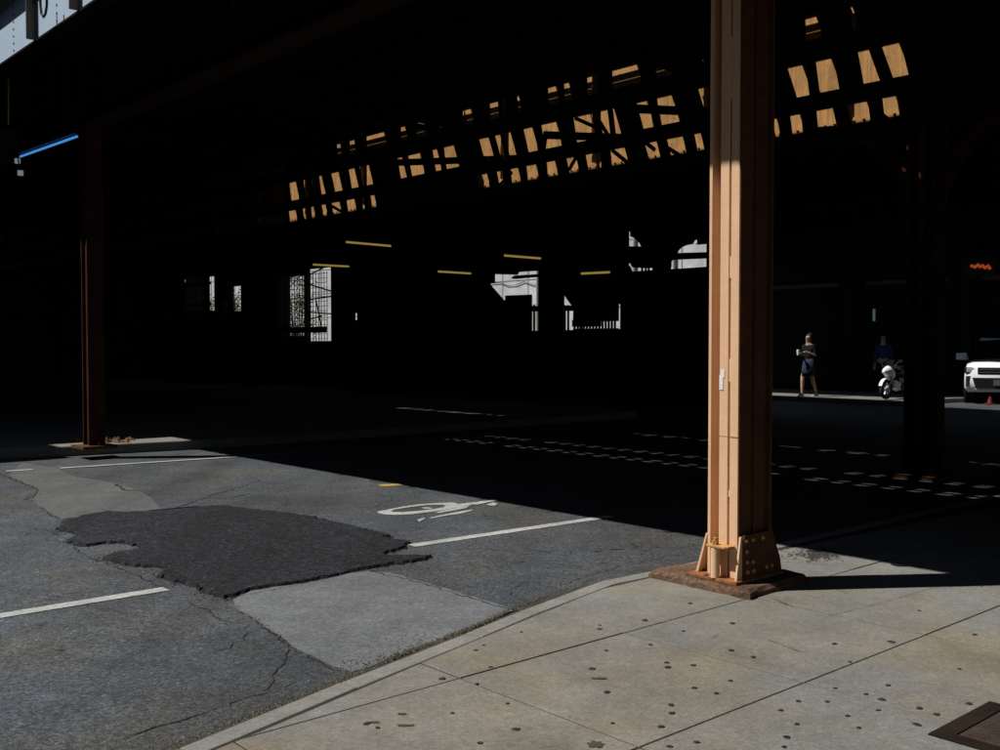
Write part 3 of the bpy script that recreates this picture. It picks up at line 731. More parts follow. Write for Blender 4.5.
# second deck beyond (station platforms) and a third, added to shade the street corner
pd = thing('platform_deck', w(-10,17,0), 'wide dark platform deck behind the tan girder', 'deck')
mb = MB(); mb.prism([w(UMIN,12.47,5.76), w(UMAX,12.47,5.76), w(UMAX,21.55,5.76), w(UMIN,21.30,5.76)], (0,0,.24)); mb.build('deck_slab', M['wood'], pd)
for v in (13.9, 16.4, 18.9, 21.1):
    mb = MB(); mb.boxuv(UMIN,UMAX,v-.01,v+.01,4.75,5.755); mb.boxuv(UMIN,UMAX,v-.13,v+.13,4.73,4.75); mb.build('girder', M['soot'], pd)
for k in range(-14, 5):
    mb = MB(); mb.boxuv(k*4.0-.01,k*4.0+.01,12.5,21.0,5.1,5.755); mb.build('cross_beam', M['soot'], pd)
td = thing('shade_deck', w(-5,28,0), 'dark deck added to shade the street corner beyond the sunlit gap', 'deck')
mb = MB(); mb.prism([w(-21.4,22.8,5.76), w(-15.3,22.95,5.76), w(-14.7,24.6,5.76), w(UMAX,24.7,5.76), w(UMAX,40,5.76), w(-21.4,40,5.76)], (0,0,.24)); mb.build('deck_slab', M['wood'], td)  # outline shaped to keep sun off the corner, open over the lit strip
mb = MB(); mb.boxuv(-20.6,UMAX,26.6,26.62,4.75,5.755); mb.boxuv(-20.6,UMAX,26.5,26.72,4.73,4.748); mb.build('girder', M['soot'], td)

# ------------------------------------------------------------------ columns
def gusset(mb, pts, off): mb.prism(pts, off)
def detailed_column():
    zb = ZS+.055
    cu, cvv = uv(P(739, 583, zb))                       # nearest corner of the section
    zt = 4.45
    root = thing('steel_column', w(cu-.12, cvv+.15, ZS), 'tan riveted steel column lit by the sun at the kerb', 'column', 'steel columns carrying the railway')
    m = M['tan']; L = .236; D = .29
    def B(u0,u1,v0,v1,z0,z1): return (cu+u0,cu+u1,cvv+v0,cvv+v1,z0,z1)
    # left flange, web, front channel (two legs with a slot between), right flange plate
    mb = MB(); mb.boxuv(*B(-L,-L+.022,0,D,zb+.02,zt)); mb.build('left_flange', m, root, bevel=.003)
    mb = MB(); mb.boxuv(*B(-L+.022,-.15,.13,.15,zb+.02,zt)); mb.build('web', m, root)
    mb = MB(); mb.boxuv(*B(-.150,-.0865,-.004,.17,zb+.02,zt)); mb.build('channel_leg', m, root, bevel=.003)
    mb = MB(); mb.boxuv(*B(-.0735,-.012,-.002,.17,zb+.02,zt)); mb.build('channel_leg', m, root, bevel=.003)
    mb = MB(); mb.boxuv(*B(-.0865,-.0735,.035,.16,zb+.02,zt)); mb.build('slot_filler', M['soot'], root)
    mb = MB(); mb.boxuv(*B(-.0119,0,-.006,D,zb+.02,zt)); mb.build('right_flange', M['tan_shaded'], root, bevel=.002)
    mb = MB(); mb.boxuv(*B(.0005,.03,D-.022,D,zb+.02,zt)); mb.build('rear_flange', M['tan_shaded'], root)
    mb = MB(); mb.boxuv(*B(.001,.016,.12,.135,zb+.02,zt)); mb.build('side_rib', M['tan_shaded'], root)
    # weld beads closing the slot in places
    for z0, z1 in [(1.95,2.08),(3.02,3.4),(1.32,1.46),(.62,.66)]:
        mb = MB(); mb.boxuv(*B(-.0868,-.0732,.002,.034,z0,z1)); mb.build('weld_bead', m, root)
    # splice line
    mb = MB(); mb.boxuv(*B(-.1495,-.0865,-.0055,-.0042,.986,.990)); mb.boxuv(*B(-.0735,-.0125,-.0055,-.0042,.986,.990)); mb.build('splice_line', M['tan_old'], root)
    # paint patch: pale spot where something was torn off
    mb = MB(); mb.boxuv(*B(-.149,-.122,-.0075,-.005,1.27,1.36)); mb.boxuv(*B(-.140,-.112,-.0076,-.0051,1.345,1.395)); mb.build('pale_paint_mark', M['white_cloth'], root)
    # base: plate, gussets, anchor pipe, bolts
    mb = MB(); mb.boxuv(*B(-.345,.035,-.075,.42,zb,zb+.02)); mb.build('base_plate', M['rust_orange'], root, bevel=.003)
    mb = MB(); mb.boxuv(*B(-.30,.05,-.09,.43,zb-.012,zb-.001)); mb.build('base_shim', M['rust'], root)
    gz = zb+.02
    mb = MB(); mb.prism([w(cu-L-.088,cvv+.0,gz), w(cu-L-.072,cvv+.0,gz), w(cu-L-.001,cvv+.0,gz+.25), w(cu-L-.012,cvv+.0,gz+.25)], w(0,D,0)); mb.build('skirt_plate', m, root)
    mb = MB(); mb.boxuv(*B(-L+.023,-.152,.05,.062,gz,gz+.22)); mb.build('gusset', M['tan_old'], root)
    mb = MB(); mb.prism([w(cu+.001,cvv-.045,gz), w(cu+.014,cvv-.045,gz), w(cu+.014,cvv-.004,gz+.26), w(cu+.001,cvv-.004,gz+.26)], w(0,D*.2,0)-w(0,0,0)); mb.build('gusset', m, root)
    mb = MB(); mb.prism([w(cu+.015,cvv+.012,gz), w(cu+.015,cvv+D+.12,gz), w(cu+.015,cvv+D+.10,gz+.09), w(cu+.015,cvv+D+.01,gz+.27), w(cu+.015,cvv+.012,gz+.27)], w(.014,0,0)); mb.build('side_gusset', M['tan_shaded'], root)
    pu, pv = cu-.135, cvv-.055
    mb = MB(); mb.smooth = False; mb.cyl(w(pu,pv,gz), w(pu,pv,gz+.185), .028, n=20); mb.build('anchor_pipe', m, root)
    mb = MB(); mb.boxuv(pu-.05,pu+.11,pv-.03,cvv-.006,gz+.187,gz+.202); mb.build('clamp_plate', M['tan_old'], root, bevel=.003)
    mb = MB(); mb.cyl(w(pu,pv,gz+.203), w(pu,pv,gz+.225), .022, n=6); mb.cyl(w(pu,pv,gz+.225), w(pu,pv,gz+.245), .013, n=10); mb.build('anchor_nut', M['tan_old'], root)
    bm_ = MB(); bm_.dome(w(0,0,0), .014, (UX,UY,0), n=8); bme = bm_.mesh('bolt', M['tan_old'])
    for v0, z0 in [(.03,.235),(.034,.17),(.04,.105),(.045,.045),(.10,.235),(.10,.10),(.105,.045),(.20,.235),(.24,.05),(.30,.05)]:
        inst('bolt', bme, root, w(cu+.0295,cvv+v0,gz+z0))
    for v0, z0 in [(.03,.21),(.03,.14)]:
        inst('bolt', bme, root, w(cu-L+.022,cvv+v0,gz+z0))
    b2 = MB(); b2.dome(w(0,0,0), .016, (0,0,1), n=8); b2m = b2.mesh('plate_bolt', M['rust'])
    for a, b in [(-.20,-.06),(-.30,.05),(-.20,.02)]: inst('plate_bolt', b2m, root, w(cu+a,cvv+b,gz))
    # knee bracket under the girder
    mb = MB(); mb.boxuv(*B(-L-.15,.15,-.03,D+.05,zt-.0,zt+.008)); mb.build('cap_plate', M['steel'], root)
    # plinth
    k0 = uv(P(750,600,ZS)); kl = uv(P(650,577,ZS)); kr = uv(P(812,583,ZS)); k0 = (max(k0[0],cu+.075), min(k0[1],cvv-.10))
    out = []
    cor = [(kl[0],k0[1]),(k0[0],k0[1]),(k0[0]-.01,kr[1]),(kl[0]+.12,kr[1]+.1),(kl[0]+.02,k0[1]+.25)]
    for i in range(len(cor)):
        a, b = cor[i], cor[(i+1)%len(cor)]; n = 9
        for j in range(n):
            t = j/n; jj = 0 if j == 0 else .012
            out.append((a[0]+(b[0]-a[0])*t+random.uniform(-jj,jj), a[1]+(b[1]-a[1])*t+random.uniform(-jj,jj)))
    cu0 = sum(p[0] for p in out)/len(out); cv0 = sum(p[1] for p in out)/len(out); n = len(out)
    r0 = [w(a,b,ZS-.01) for a,b in out]
    r1 = [w(cu0+(a-cu0)*.985+random.uniform(-.006,.006), cv0+(b-cv0)*.985, ZS+.03+random.uniform(-.012,.008)) for a,b in out]
    r2 = [w(cu0+(a-cu0)*.93, cv0+(b-cv0)*.93, ZS+.053+random.uniform(-.004,.002)) for a,b in out]
    mb = MB(); mb.add(r0+r1+r2, [(k*n+i,k*n+(i+1)%n,(k+1)*n+(i+1)%n,(k+1)*n+i) for k in (0,1) for i in range(n)] + [tuple(range(2*n,3*n))])
    mb.build('plinth', M['plinth'], root)
    return root, cu, cvv
C1, cu1, cv1 = detailed_column()

def plain_column(u, v, ztop, label, zb=.0, wd=.30, m='steel_red', plinth=True):
    root = thing('steel_column', w(u,v,zb), label, 'column', 'steel columns carrying the railway')
    mm = M[m]; h = wd/2
    mb = MB(); mb.boxuv(u-h,u-h+.022,v-h,v+h,zb+.04,ztop); mb.build('flange', mm, root)
    mb = MB(); mb.boxuv(u+h-.022,u+h,v-h,v+h,zb+.04,ztop); mb.build('flange', mm, root)
    mb = MB(); mb.boxuv(u-h+.022,u+h-.022,v-.012,v+.012,zb+.04,ztop); mb.build('web', mm, root)
    mb = MB(); mb.boxuv(u-.03,u+.03,v-h+.03,v-.013,zb+.04,ztop); mb.build('rib', mm, root)
    mb = MB(); mb.boxuv(u-h-.12,u+h+.12,v-h-.12,v+h+.12,zb,zb+.04); mb.build('base_plate', M['rust'], root)
    for s in (-1,1):
        mb = MB(); mb.prism([w(u+s*h,v-.008,zb+.04), w(u+s*(h+.1),v-.008,zb+.04), w(u+s*h,v-.008,zb+.3)], w(0,.016,0)); mb.build('gusset', mm, root)
    return root
c2 = uv(P(96, 447.5, .14))
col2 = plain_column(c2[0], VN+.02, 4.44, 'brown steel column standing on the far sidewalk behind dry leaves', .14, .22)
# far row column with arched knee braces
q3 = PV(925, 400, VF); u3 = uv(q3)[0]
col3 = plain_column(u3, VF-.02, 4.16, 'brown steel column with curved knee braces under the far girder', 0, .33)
for s in (-1, 1):
    mb = MB(); ring0 = []; ring1 = []
    for i in range(11):
        a = math.pi/2*i/10; r = 1.25
        ring0.append((u3 + s*(.17 + r - r*math.cos(a)), 2.7 + r*math.sin(a)+.18))
        ring1.append((u3 + s*(.17 + r - (r+.13)*math.cos(a)+.0), 2.7 + (r+.13)*math.sin(a)+.18))
    for i in range(10):
        q = [ring0[i], ring0[i+1], ring1[i+1], ring1[i]]
        mb.prism([w(a, VF-.06, b) for a, b in q], w(0,.1,0))
    mb.build('arched_knee_brace', M['steel_red'], col3)
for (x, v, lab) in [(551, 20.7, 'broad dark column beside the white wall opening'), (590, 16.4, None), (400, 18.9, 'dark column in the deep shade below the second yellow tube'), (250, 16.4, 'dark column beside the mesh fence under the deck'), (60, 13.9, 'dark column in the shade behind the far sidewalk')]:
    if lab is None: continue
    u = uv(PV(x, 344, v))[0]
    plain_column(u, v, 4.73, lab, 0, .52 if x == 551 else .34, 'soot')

# ================================================================== BACKGROUND UNDER AND BEYOND THE DECK
VW = 20.55
pw = thing('partition_wall', w(-24,VW,0), 'dark wall with openings below the platform deck', 'wall')
def wallpiece(x0, y0, x1, y1, v=VW, m='dark_wall', name='wall_panel', th=.12, parent=None):
    a, b = PV(x0,y0,v), PV(x1,y0,v); u0, u1 = uv(a)[0], uv(b)[0]
    xm = (x0+x1)/2
    z1, z0 = PV(xm,y0,v).z, max(0,PV(xm,y1,v).z)
    mb = MB(); mb.boxuv(u0,u1,v,v+th,z0,z1); return mb.build(name, M[m], parent or pw)
# openings in the wall, in (x0,x1,top,bottom) along the picture; the rest is closed
OPEN = [(116,118,313,318),(126,128,312,317),(144,147,315,319),(161.5,163,261,264.5),(167,168.2,315,322),(168.6,169.6,331,335),(183,186.5,279,282),(190,191,300,303),(194,214.5,277,311),(217.5,218.5,331,335),(232,241,286,311),(252,253.5,300,304),(258,259.3,318,322),(288,304,276,336),(308,331,268,341),(353,357,313,320),(488,541,262,331),(561.5,573,262,330),(573,616,321.5,328.5),(616,620,304,329),(626,652,230,271),(645,650.5,296,327),(668,706,236,268)]
ztop_w = 4.72
def zat(x, y): return PV(x,y,VW).z
def uat(x): return uv(PV(x,330,VW))[0]
xs = -260; pcs = []
def wall_uz(u0, u1, z0, z1):
    if u1-u0 < .004 or z1-z0 < .004: return
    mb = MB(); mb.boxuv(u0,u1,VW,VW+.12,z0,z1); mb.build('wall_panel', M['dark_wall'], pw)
ucur = UMIN
for x0, x1, yt, yb in OPEN:
    if x0 == 645: continue
    u0, u1 = uat(x0), uat(x1); xm = (x0+x1)/2
    L = u0-ucur; k = max(1, round(L/2.6))
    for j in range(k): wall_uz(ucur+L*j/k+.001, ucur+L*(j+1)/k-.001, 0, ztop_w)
    wall_uz(u0,u1,0,zat(xm,yb)); 
    if x0 == 626:
        ua, ub = uat(645), uat(650.5)
        wall_uz(u0,ua-.001,zat(xm,yb)*0+zat(640,327),zat(640,yb)) if False else None
    wall_uz(u0,u1,min(zat(xm,yt),ztop_w),ztop_w)
    ucur = u1
# last piece up to the street
wall_uz(ucur, uat(722), 0, ztop_w)
# pieces inside the openings: beams, braces, curved gussets
def poly_uz(px, v, th=.05, m='dark_wall', name='infill', parent=pw):
    pts = [PV(x,y,v) for x, y in px]; mb = MB(); mb.prism(pts, w(0,th,0)); return mb.build(name, M[m], parent)
poly_uz([(484,274),(494,274),(494,283),(489,283.6),(484,284)], VW-.08)
poly_uz([(484,284),(489,284),(503,300),(505,300),(505,334),(484,334)], VW-.08)
poly_uz([(505,295.5),(531,294.5),(531,334),(505,334)], VW-.14)
poly_uz([(511,278),(514,275.5),(542,273.8),(542,276.6),(514,279)], VW-.08)
poly_uz([(484,255),(545,255),(545,270.3),(518,272),(516.5,274.8),(494,274.2),(484,274.2)], VW-.2)
poly_uz([(530,306),(542,306),(542,311.5),(530,311.5)], VW-.08)
poly_uz([(561,255),(575,255),(575,312),(571,305),(562.5,293),(561,293)], VW-.08); poly_uz([(561,305.5),(574,305.5),(574,311),(561,311)], VW-.1)
for x in (564.2, 567.6, 533.5): poly_uz([(x-.5,305),(x+.5,305),(x+.5,331),(x-.5,331)], VW-.12)
for x in [574+3.1*i for i in range(14)]: poly_uz([(x-.55,320),(x+.55,320),(x+.55,329),(x-.55,329)], VW-.12)
poly_uz([(572,320),(600,320),(600,326.4),(572,326.8)], VW-.18)
arc = [(626,229),(654,229),(654,247),(642,247)] + [(642-15*math.sin(a), 247-12*math.cos(a)*1.0) for a in [0,.2,.4,.6,.8,1.0,1.2]]
poly_uz([(630,229),(655,229),(655,246.5),(641,246.5),(639.5,243.5),(637,240.5),(634,238),(630,236.3)], VW-.08)
poly_uz([(625,246.3),(655,246.3),(655,264),(636,268),(632,267.2),(630,263.2),(625,263.2)], VW-.1); poly_uz([(640,264.5),(655,263),(655,268),(640,268)], VW-.14)
poly_uz([(624,266.0),(629,266.0),(631.5,271.5),(624,272.5)], VW-.12)
for x in (641.5, 645.2, 648): poly_uz([(x-.4,266),(x+.4,266),(x+.4,272),(x-.4,272)], VW-.16)
poly_uz([(666,234),(708,234),(708,239.5),(694,240),(692,244),(686,245),(681,247),(677.5,250.5),(676.5,253),(708,252),(708,258.3),(672,259.8),(670.5,261.5),(670.5,267),(664,269)], VW-.08)
# mesh fence over the left openings
mf = thing('mesh_fence', w(uat(310),VW-.3,0), 'dark wire mesh fence before the white building', 'fence')
fa, fb = uat(286), uat(334)
for i in range(19):
    u = fa+(fb-fa)*i/18; mb = MB(); mb.boxuv(u-.012,u+.012,VW-.30,VW-.28,0,4.2); mb.build('upright', M['black_metal'], mf)
for i in range(24):
    z = .2+i*.172; mb = MB(); mb.boxuv(fa,fb,VW-.279,VW-.262,z-.009,z+.009); mb.build('rail', M['black_metal'], mf)
mb = MB(); mb.boxuv(fa,fb,VW-.33,VW-.31,zat(310,333),zat(310,327)); mb.build('board', M['dark_wall'], mf)
for a, b in [((306,300),(334,296)),((306,312),(334,314)),((308,284),(334,292)),((309,275),(323,268)),((306,320),(322,316)),((316,300),(322,330))]:
    mb = MB(); mb.bar(PV(*a,VW-.36), PV(*b,VW-.36), .03,.05); mb.build('brace', M['black_metal'], mf)
sf = thing('slat_fence', w(uat(204),VW-.3,0), 'dark close-slatted fence in front of the broad green bush', 'fence')
fa, fb = uat(192), uat(216.5); nsl = int((fb-fa)/.14)
for i in range(nsl):
    u = fa+(fb-fa)*i/nsl; mb = MB(); mb.boxuv(u,u+.105,VW-.30,VW-.27,0,4.6); mb.build('slat', M['black_metal'], sf)
for z in (.3,1.6,2.45,3.3,4.2):
    mb = MB(); mb.boxuv(fa,fb,VW-.266,VW-.23,z-.05,z+.05); mb.build('rail', M['black_metal'], sf)
ff = thing('wire_fence', w(uat(236),VW-.3,0), 'dark wire fence in front of the green bushes', 'fence')
fa, fb = uat(229), uat(244)
for i in range(7):
    u = fa+(fb-fa)*i/6; mb = MB(); mb.boxuv(u-.015,u+.015,VW-.30,VW-.28,0,3.4); mb.build('upright', M['black_metal'], ff)
for i in range(16):
    z = .2+i*.2; mb = MB(); mb.boxuv(fa,fb,VW-.279,VW-.262,z-.01,z+.01); mb.build('rail', M['black_metal'], ff)

# sunlit white building beyond, with storeys and window openings
def building(u0, u1, v0, v1, h, m, label, wins, name='building', vis='v', trim='facade_grey', gm='glass'):
    r = thing(name, w((u0+u1)/2,v0,0), label, 'building')
    mb = MB(); mb.boxuv(u0,u1,v0,v1,0,h); mb.build('wall', M[m], r)
    mb = MB(); mb.boxuv(u0-.2,u1+.2,v0-.2,v1+.2,h,h+.35); mb.build('cornice', M[trim], r)
    for (face, a, b, z0, z1) in wins:
        mb = MB()
        if face == 'v0': mb.boxuv(a,b,v0-.012,v0-.002,z0,z1)
        elif face == 'v1': mb.boxuv(a,b,v1+.002,v1+.012,z0,z1)
        elif face == 'u1': mb.boxuv(u1+.002,u1+.012,a,b,z0,z1)
        wn = mb.build('window', M[gm], r)
        mb = MB()
        if face == 'v0': mb.boxuv(a-.08,b+.08,v0-.10,v0-.013,z0-.1,z0)
        elif face == 'v1': mb.boxuv(a-.08,b+.08,v1+.013,v1+.10,z0-.1,z0)
        else: mb.boxuv(u1+.013,u1+.10,a-.08,b+.08,z0-.1,z0)
        mb.build('sill', M[trim], wn)
    return r
wins = [('v0', u, u+1.3, z, z+1.6) for u in [-58+3.1*i for i in range(13)] for z in (9.0, 12.4, 15.8, 19.2)]
wb = building(-62,-20.4,28.0,44,24,'facade','white rendered building standing in the sun beyond the decks', wins)
mb = MB(); mb.tube([PV(486,284,27.96), PV(500,282.5,27.96), PV(508,285.5,27.96), PV(516,285,27.96), PV(524,281.5,27.96), PV(532,284.5,27.96), PV(545,284.5,27.96)], .014, 6); mb.build('cable', M['black_metal'], wb)
for z in (2.9, 4.1, 5.3, 6.5):
    mb = MB(); mb.boxuv(-62,-20.5,27.985,27.998,z,z+.025); mb.build('panel_joint', M['facade_grey'], wb)
for k in range(26):
    u = -61+k*1.55+random.uniform(-.1,.1); mb = MB(); mb.boxuv(u,u+.02,27.98,27.996,.2,8.0); mb.build('panel_joint', M['facade_grey'], wb)
for u in (-33.2,-29.4,-27.1,-24.4,-22.6):
    mb = MB(); mb.cyl(w(u,27.92,0), w(u,27.92,8.2), .05, n=10); mb.build('downpipe', M['facade_grey'], wb)
mb = MB(); mb.boxuv(uv(PV(534,320,28))[0],uv(PV(540,320,28))[0],27.93,27.99,0,zat(536,311)*1.25); mb.build('drain_panel', M['facade_grey'], wb)
# dark building at the corner under the third deck
dbl = thing('corner_building', w(-4,29,0), 'dark stone corner building with shop windows in deep shade', 'building')
mb = MB(); mb.boxuv(-20.15,22,28.7,42,0,5.74); mb.build('wall', M['dark_wall'], dbl)
for i in range(11):
    u = -19.2+i*3.4; mb = MB(); mb.boxuv(u,u+2.3,28.66,28.698,.5,3.3); f_ = mb.build('shop_window', M['glass'], dbl)
    mb = MB(); mb.boxuv(u-.08,u+2.38,28.62,28.658,3.3,3.42); mb.build('lintel', M['stone'], f_)
    mb = MB(); mb.boxuv(u-.6,u-.3,28.5,28.698,0,5.7); mb.build('pilaster', M['dark_wall'], dbl)
ns = thing('neon_sign', PV(982,266,28.4), 'small glowing orange neon sign in the dark shop front', 'sign')
mb = MB(); pts = [PV(x,y,28.4) for x, y in [(971,265.5),(975,267.2),(978,264.6),(980,267),(982.5,265.4),(985,268),(988,265.6),(990,269)]]
mb.tube(pts, .045, 6); mb.build('tube', M['neon'], ns)
mb = MB(); p = PV(981,266,28.47); mb.boxuv(uv(p)[0]-.5,uv(p)[0]+.4,28.44,28.62,p.z-.25,p.z+.25); mb.build('back_board', M['black_metal'], ns)
ts = thing('hanging_sign', PV(874,315,27.4), 'small narrow pale teal glint shaped as a glowing sign hanging by the shop front', 'sign')
p = PV(874,315,27.4); mb = MB(); mb.boxuv(uv(p)[0]-.03,uv(p)[0]+.03,27.38,27.42,p.z-.17,p.z+.17); mb.build('panel', M['teal'], ts)
mb = MB(); mb.bar(p+Vector((0,0,.24)), p+Vector((0,0,.24))+w(0,1.3,0), .03,.03); mb.bar(p+Vector((0,0,.19)), p+Vector((0,0,.26)), .02,.02, up=(1,0,0)); mb.build('bracket', M['black_metal'], ts)

# fluorescent tubes hung under the platform deck
TUBES = [((346,242.0),(391,246.0),29,'nearest the far tan girder'),((313,264.6),(349,266.5),33,'a'),((438,271.5),(471,273.5),30.5,'b'),((504,255.5),(541,258.5),28.6,'c'),((581,273.6),(610,272.2),26.4,'d')]
tl = ['longest yellow fluorescent tube lamp hanging under the platform deck','dim yellow fluorescent tube lamp above the mesh fence','yellow fluorescent tube lamp between the two dark columns','yellow fluorescent tube lamp above the white wall opening','short yellow fluorescent tube lamp right of the broad column']
tl[4] = 'short yellow fluorescent tube lamp beside the broad dark column'
for (a, b, Y, _), lab in zip(TUBES, tl):
    def at(q):
        r = ray(*q); t = Y/r.y; return Vector((r.x*t, Y, HCAM+r.z*t))
    A, B = at(a), at(b)
    r = thing('tube_lamp', A.lerp(B,.5), lab, 'lamp', 'tube lamps under the deck')
    mb = MB(); mb.cyl(A,B,.028,n=10); mb.build('tube', M['lamp'], r)
    mb = MB(); mb.bar(A+Vector((0,0,.075)), B+Vector((0,0,.075)), .12,.06); mb.build('housing', M['black_metal'], r)
    for f in (.12,.88):
        q = A.lerp(B,f); mb = MB(); mb.bar(q+Vector((0,0,.1)), Vector((q.x,q.y,5.76)), .015,.015, up=(1,0,0)); mb.build('hanger_rod', M['black_metal'], r)

# bushes behind the fences
def bush(loc, h, rx, label):
    r = thing('bush', loc, label, 'bush')
    mb = MB(); loc = Vector(loc)
    for k in range(7):
        a = random.uniform(0,6.28); e = loc + Vector((math.cos(a)*rx*.5, math.sin(a)*rx*.5, h*random.uniform(.6,.9))); mb.tube([loc, loc.lerp(e,.5)+Vector((0,0,.2)), e], [.05,.03,.01], 6)
    mb.build('trunk', M['bark'], r)
    lf = MB()
    cl = [Vector((random.gauss(0,rx*.45), random.gauss(0,rx*.45), random.uniform(.15,1)*h)) for _ in range(26)]
    for k in range(3200):
        c = random.choice(cl) + Vector((random.gauss(0,.22),random.gauss(0,.22),random.gauss(0,.22))); c.z = max(.1,c.z)
        e1 = Vector((random.gauss(0,1),random.gauss(0,1),random.gauss(0,1))).normalized()*random.uniform(.04,.08); e2 = e1.cross(Vector((random.gauss(0,1),random.gauss(0,1),random.gauss(0,1)))).normalized()*.03
        p = loc + c; lf.add([p-e1, p+e2, p+e1, p-e2], [(0,1,2,3)])
    tag(lf.build('crown', M['leaf'], r), kind='stuff'); return r
b1 = PV(297,330,24.5); bush((b1.x,b1.y,0), 4.6, .75, 'green bush showing through the mesh fence beside the white wall')
b2 = PV(238,330,24.5); bush((b2.x,b2.y,0), 4.2, .9, 'green bush behind the narrow wire fence')

for k, x in enumerate((118,205)):
    q = PV(x,330,24.6); bush((q.x,q.y,0), 4.3-.3*k, 1.5, ['low green bush beyond the wall beside the dark brick building','broad green bush beyond the wall next to the wire fence'][k])

# ------------------------------------------------------------------ unseen buildings added to cut sky light and sun; the last closes the view
wins = [('v1', u, u+1.3, z, z+1.8) for u in [-56+3.4*i for i in range(30)] for z in (1.2, 5.0, 8.6, 12.2)]
bb = building(-60,46,-26,-9.5,16.0,'brick','unseen dark brick building added behind the camera to block sky light', wins, trim='stone')  # unseen, added to keep low sky light out of the shaded street
lb = building(-44,-17.5,-6.5,.5,7.1,'brick','unseen low dark brick shop added to shade the far sidewalk', [('u1', v, v+1.6, .8, 2.8) for v in (-5.6,-3.2,-.8)], trim='stone')  # unseen, added and sized so its shadow covers the far sidewalk

lw = building(-44,-17.5,.55,3.45,5.6,'brick','unseen low brick wing added beside the shop to shade the far sidewalk', [('u1', 1.2, 2.6, .8, 2.4)], trim='stone')  # unseen, height set to leave only a sliver of sun on the kerb
eb = building(-70,-48,2.0,20.3,9,'brick','dark brick building closing the view beneath the railway', [('u1', v, v+1.5, 1.0, 3.0) for v in (3.2,6.4,9.6,12.8,16.0)], trim='stone')

# signal cabinet and blue mast arm at the left edge
VB = 4.62
ma = thing('light_tube', PV(20,157,VB), 'glowing blue light tube with a dark ribbed cabinet hung below the railway', 'lamp')
A, B = PV(20.5,156.5,VB), PV(77,136.5,VB)
mb = MB(); mb.cyl(A,B,.015,n=12); mb.build('tube', M['blue_lamp'], ma)
mb = MB(); mb.bar(A+Vector((0,0,.06)),B+Vector((0,0,.06)),.08,.05); mb.build('housing', M['black_metal'], ma)
for f in (.1,.9):
    q = A.lerp(B,f); mb = MB(); mb.bar(q+Vector((0,0,.08)), Vector((q.x,q.y,5.75)), .02,.02, up=(1,0,0)); mb.build('hanger_rod', M['black_metal'], ma)
ca = PV(3,146,VB); mb = MB(); mb.box(ca,.42,.2,.48); cab = mb.build('cabinet', M['cabinet'], ma, bevel=.01)
for i in range(6):
    mb = MB(); mb.box(ca+Vector((-.18+.07*i,-.104,0)),.02,.014,.44); mb.build('rib', M['cabinet'], cab)
mb = MB(); mb.bar(ca+Vector((0,0,.2)), Vector((ca.x,ca.y,5.75)), .05,.05, up=(1,0,0)); mb.bar(ca, A, .03,.03); mb.build('bracket', M['black_metal'], ma)
for q in [(17.5,161),(20.5,173)]:
    mb = MB(); mb.box(PV(*q,VB),.06,.05,.07); mb.build('insulator', M['glowing_plastic'], ma)
mb = MB(); mb.bar(PV(18,158,VB), PV(20.5,175,VB), .015,.015, up=(1,0,0)); mb.build('drop_rod', M['black_metal'], ma)
dp = MB(); pa, pb = PV(8.5,84,VE+.3), PV(8.5,125,VE+.3); dp.cyl(pb,pa,.011,n=10); 
dp.cyl(pa, Vector((pa.x,pa.y,ZB+.05)), .011, n=10); dp.build('conduit', M['tan_old'], el)

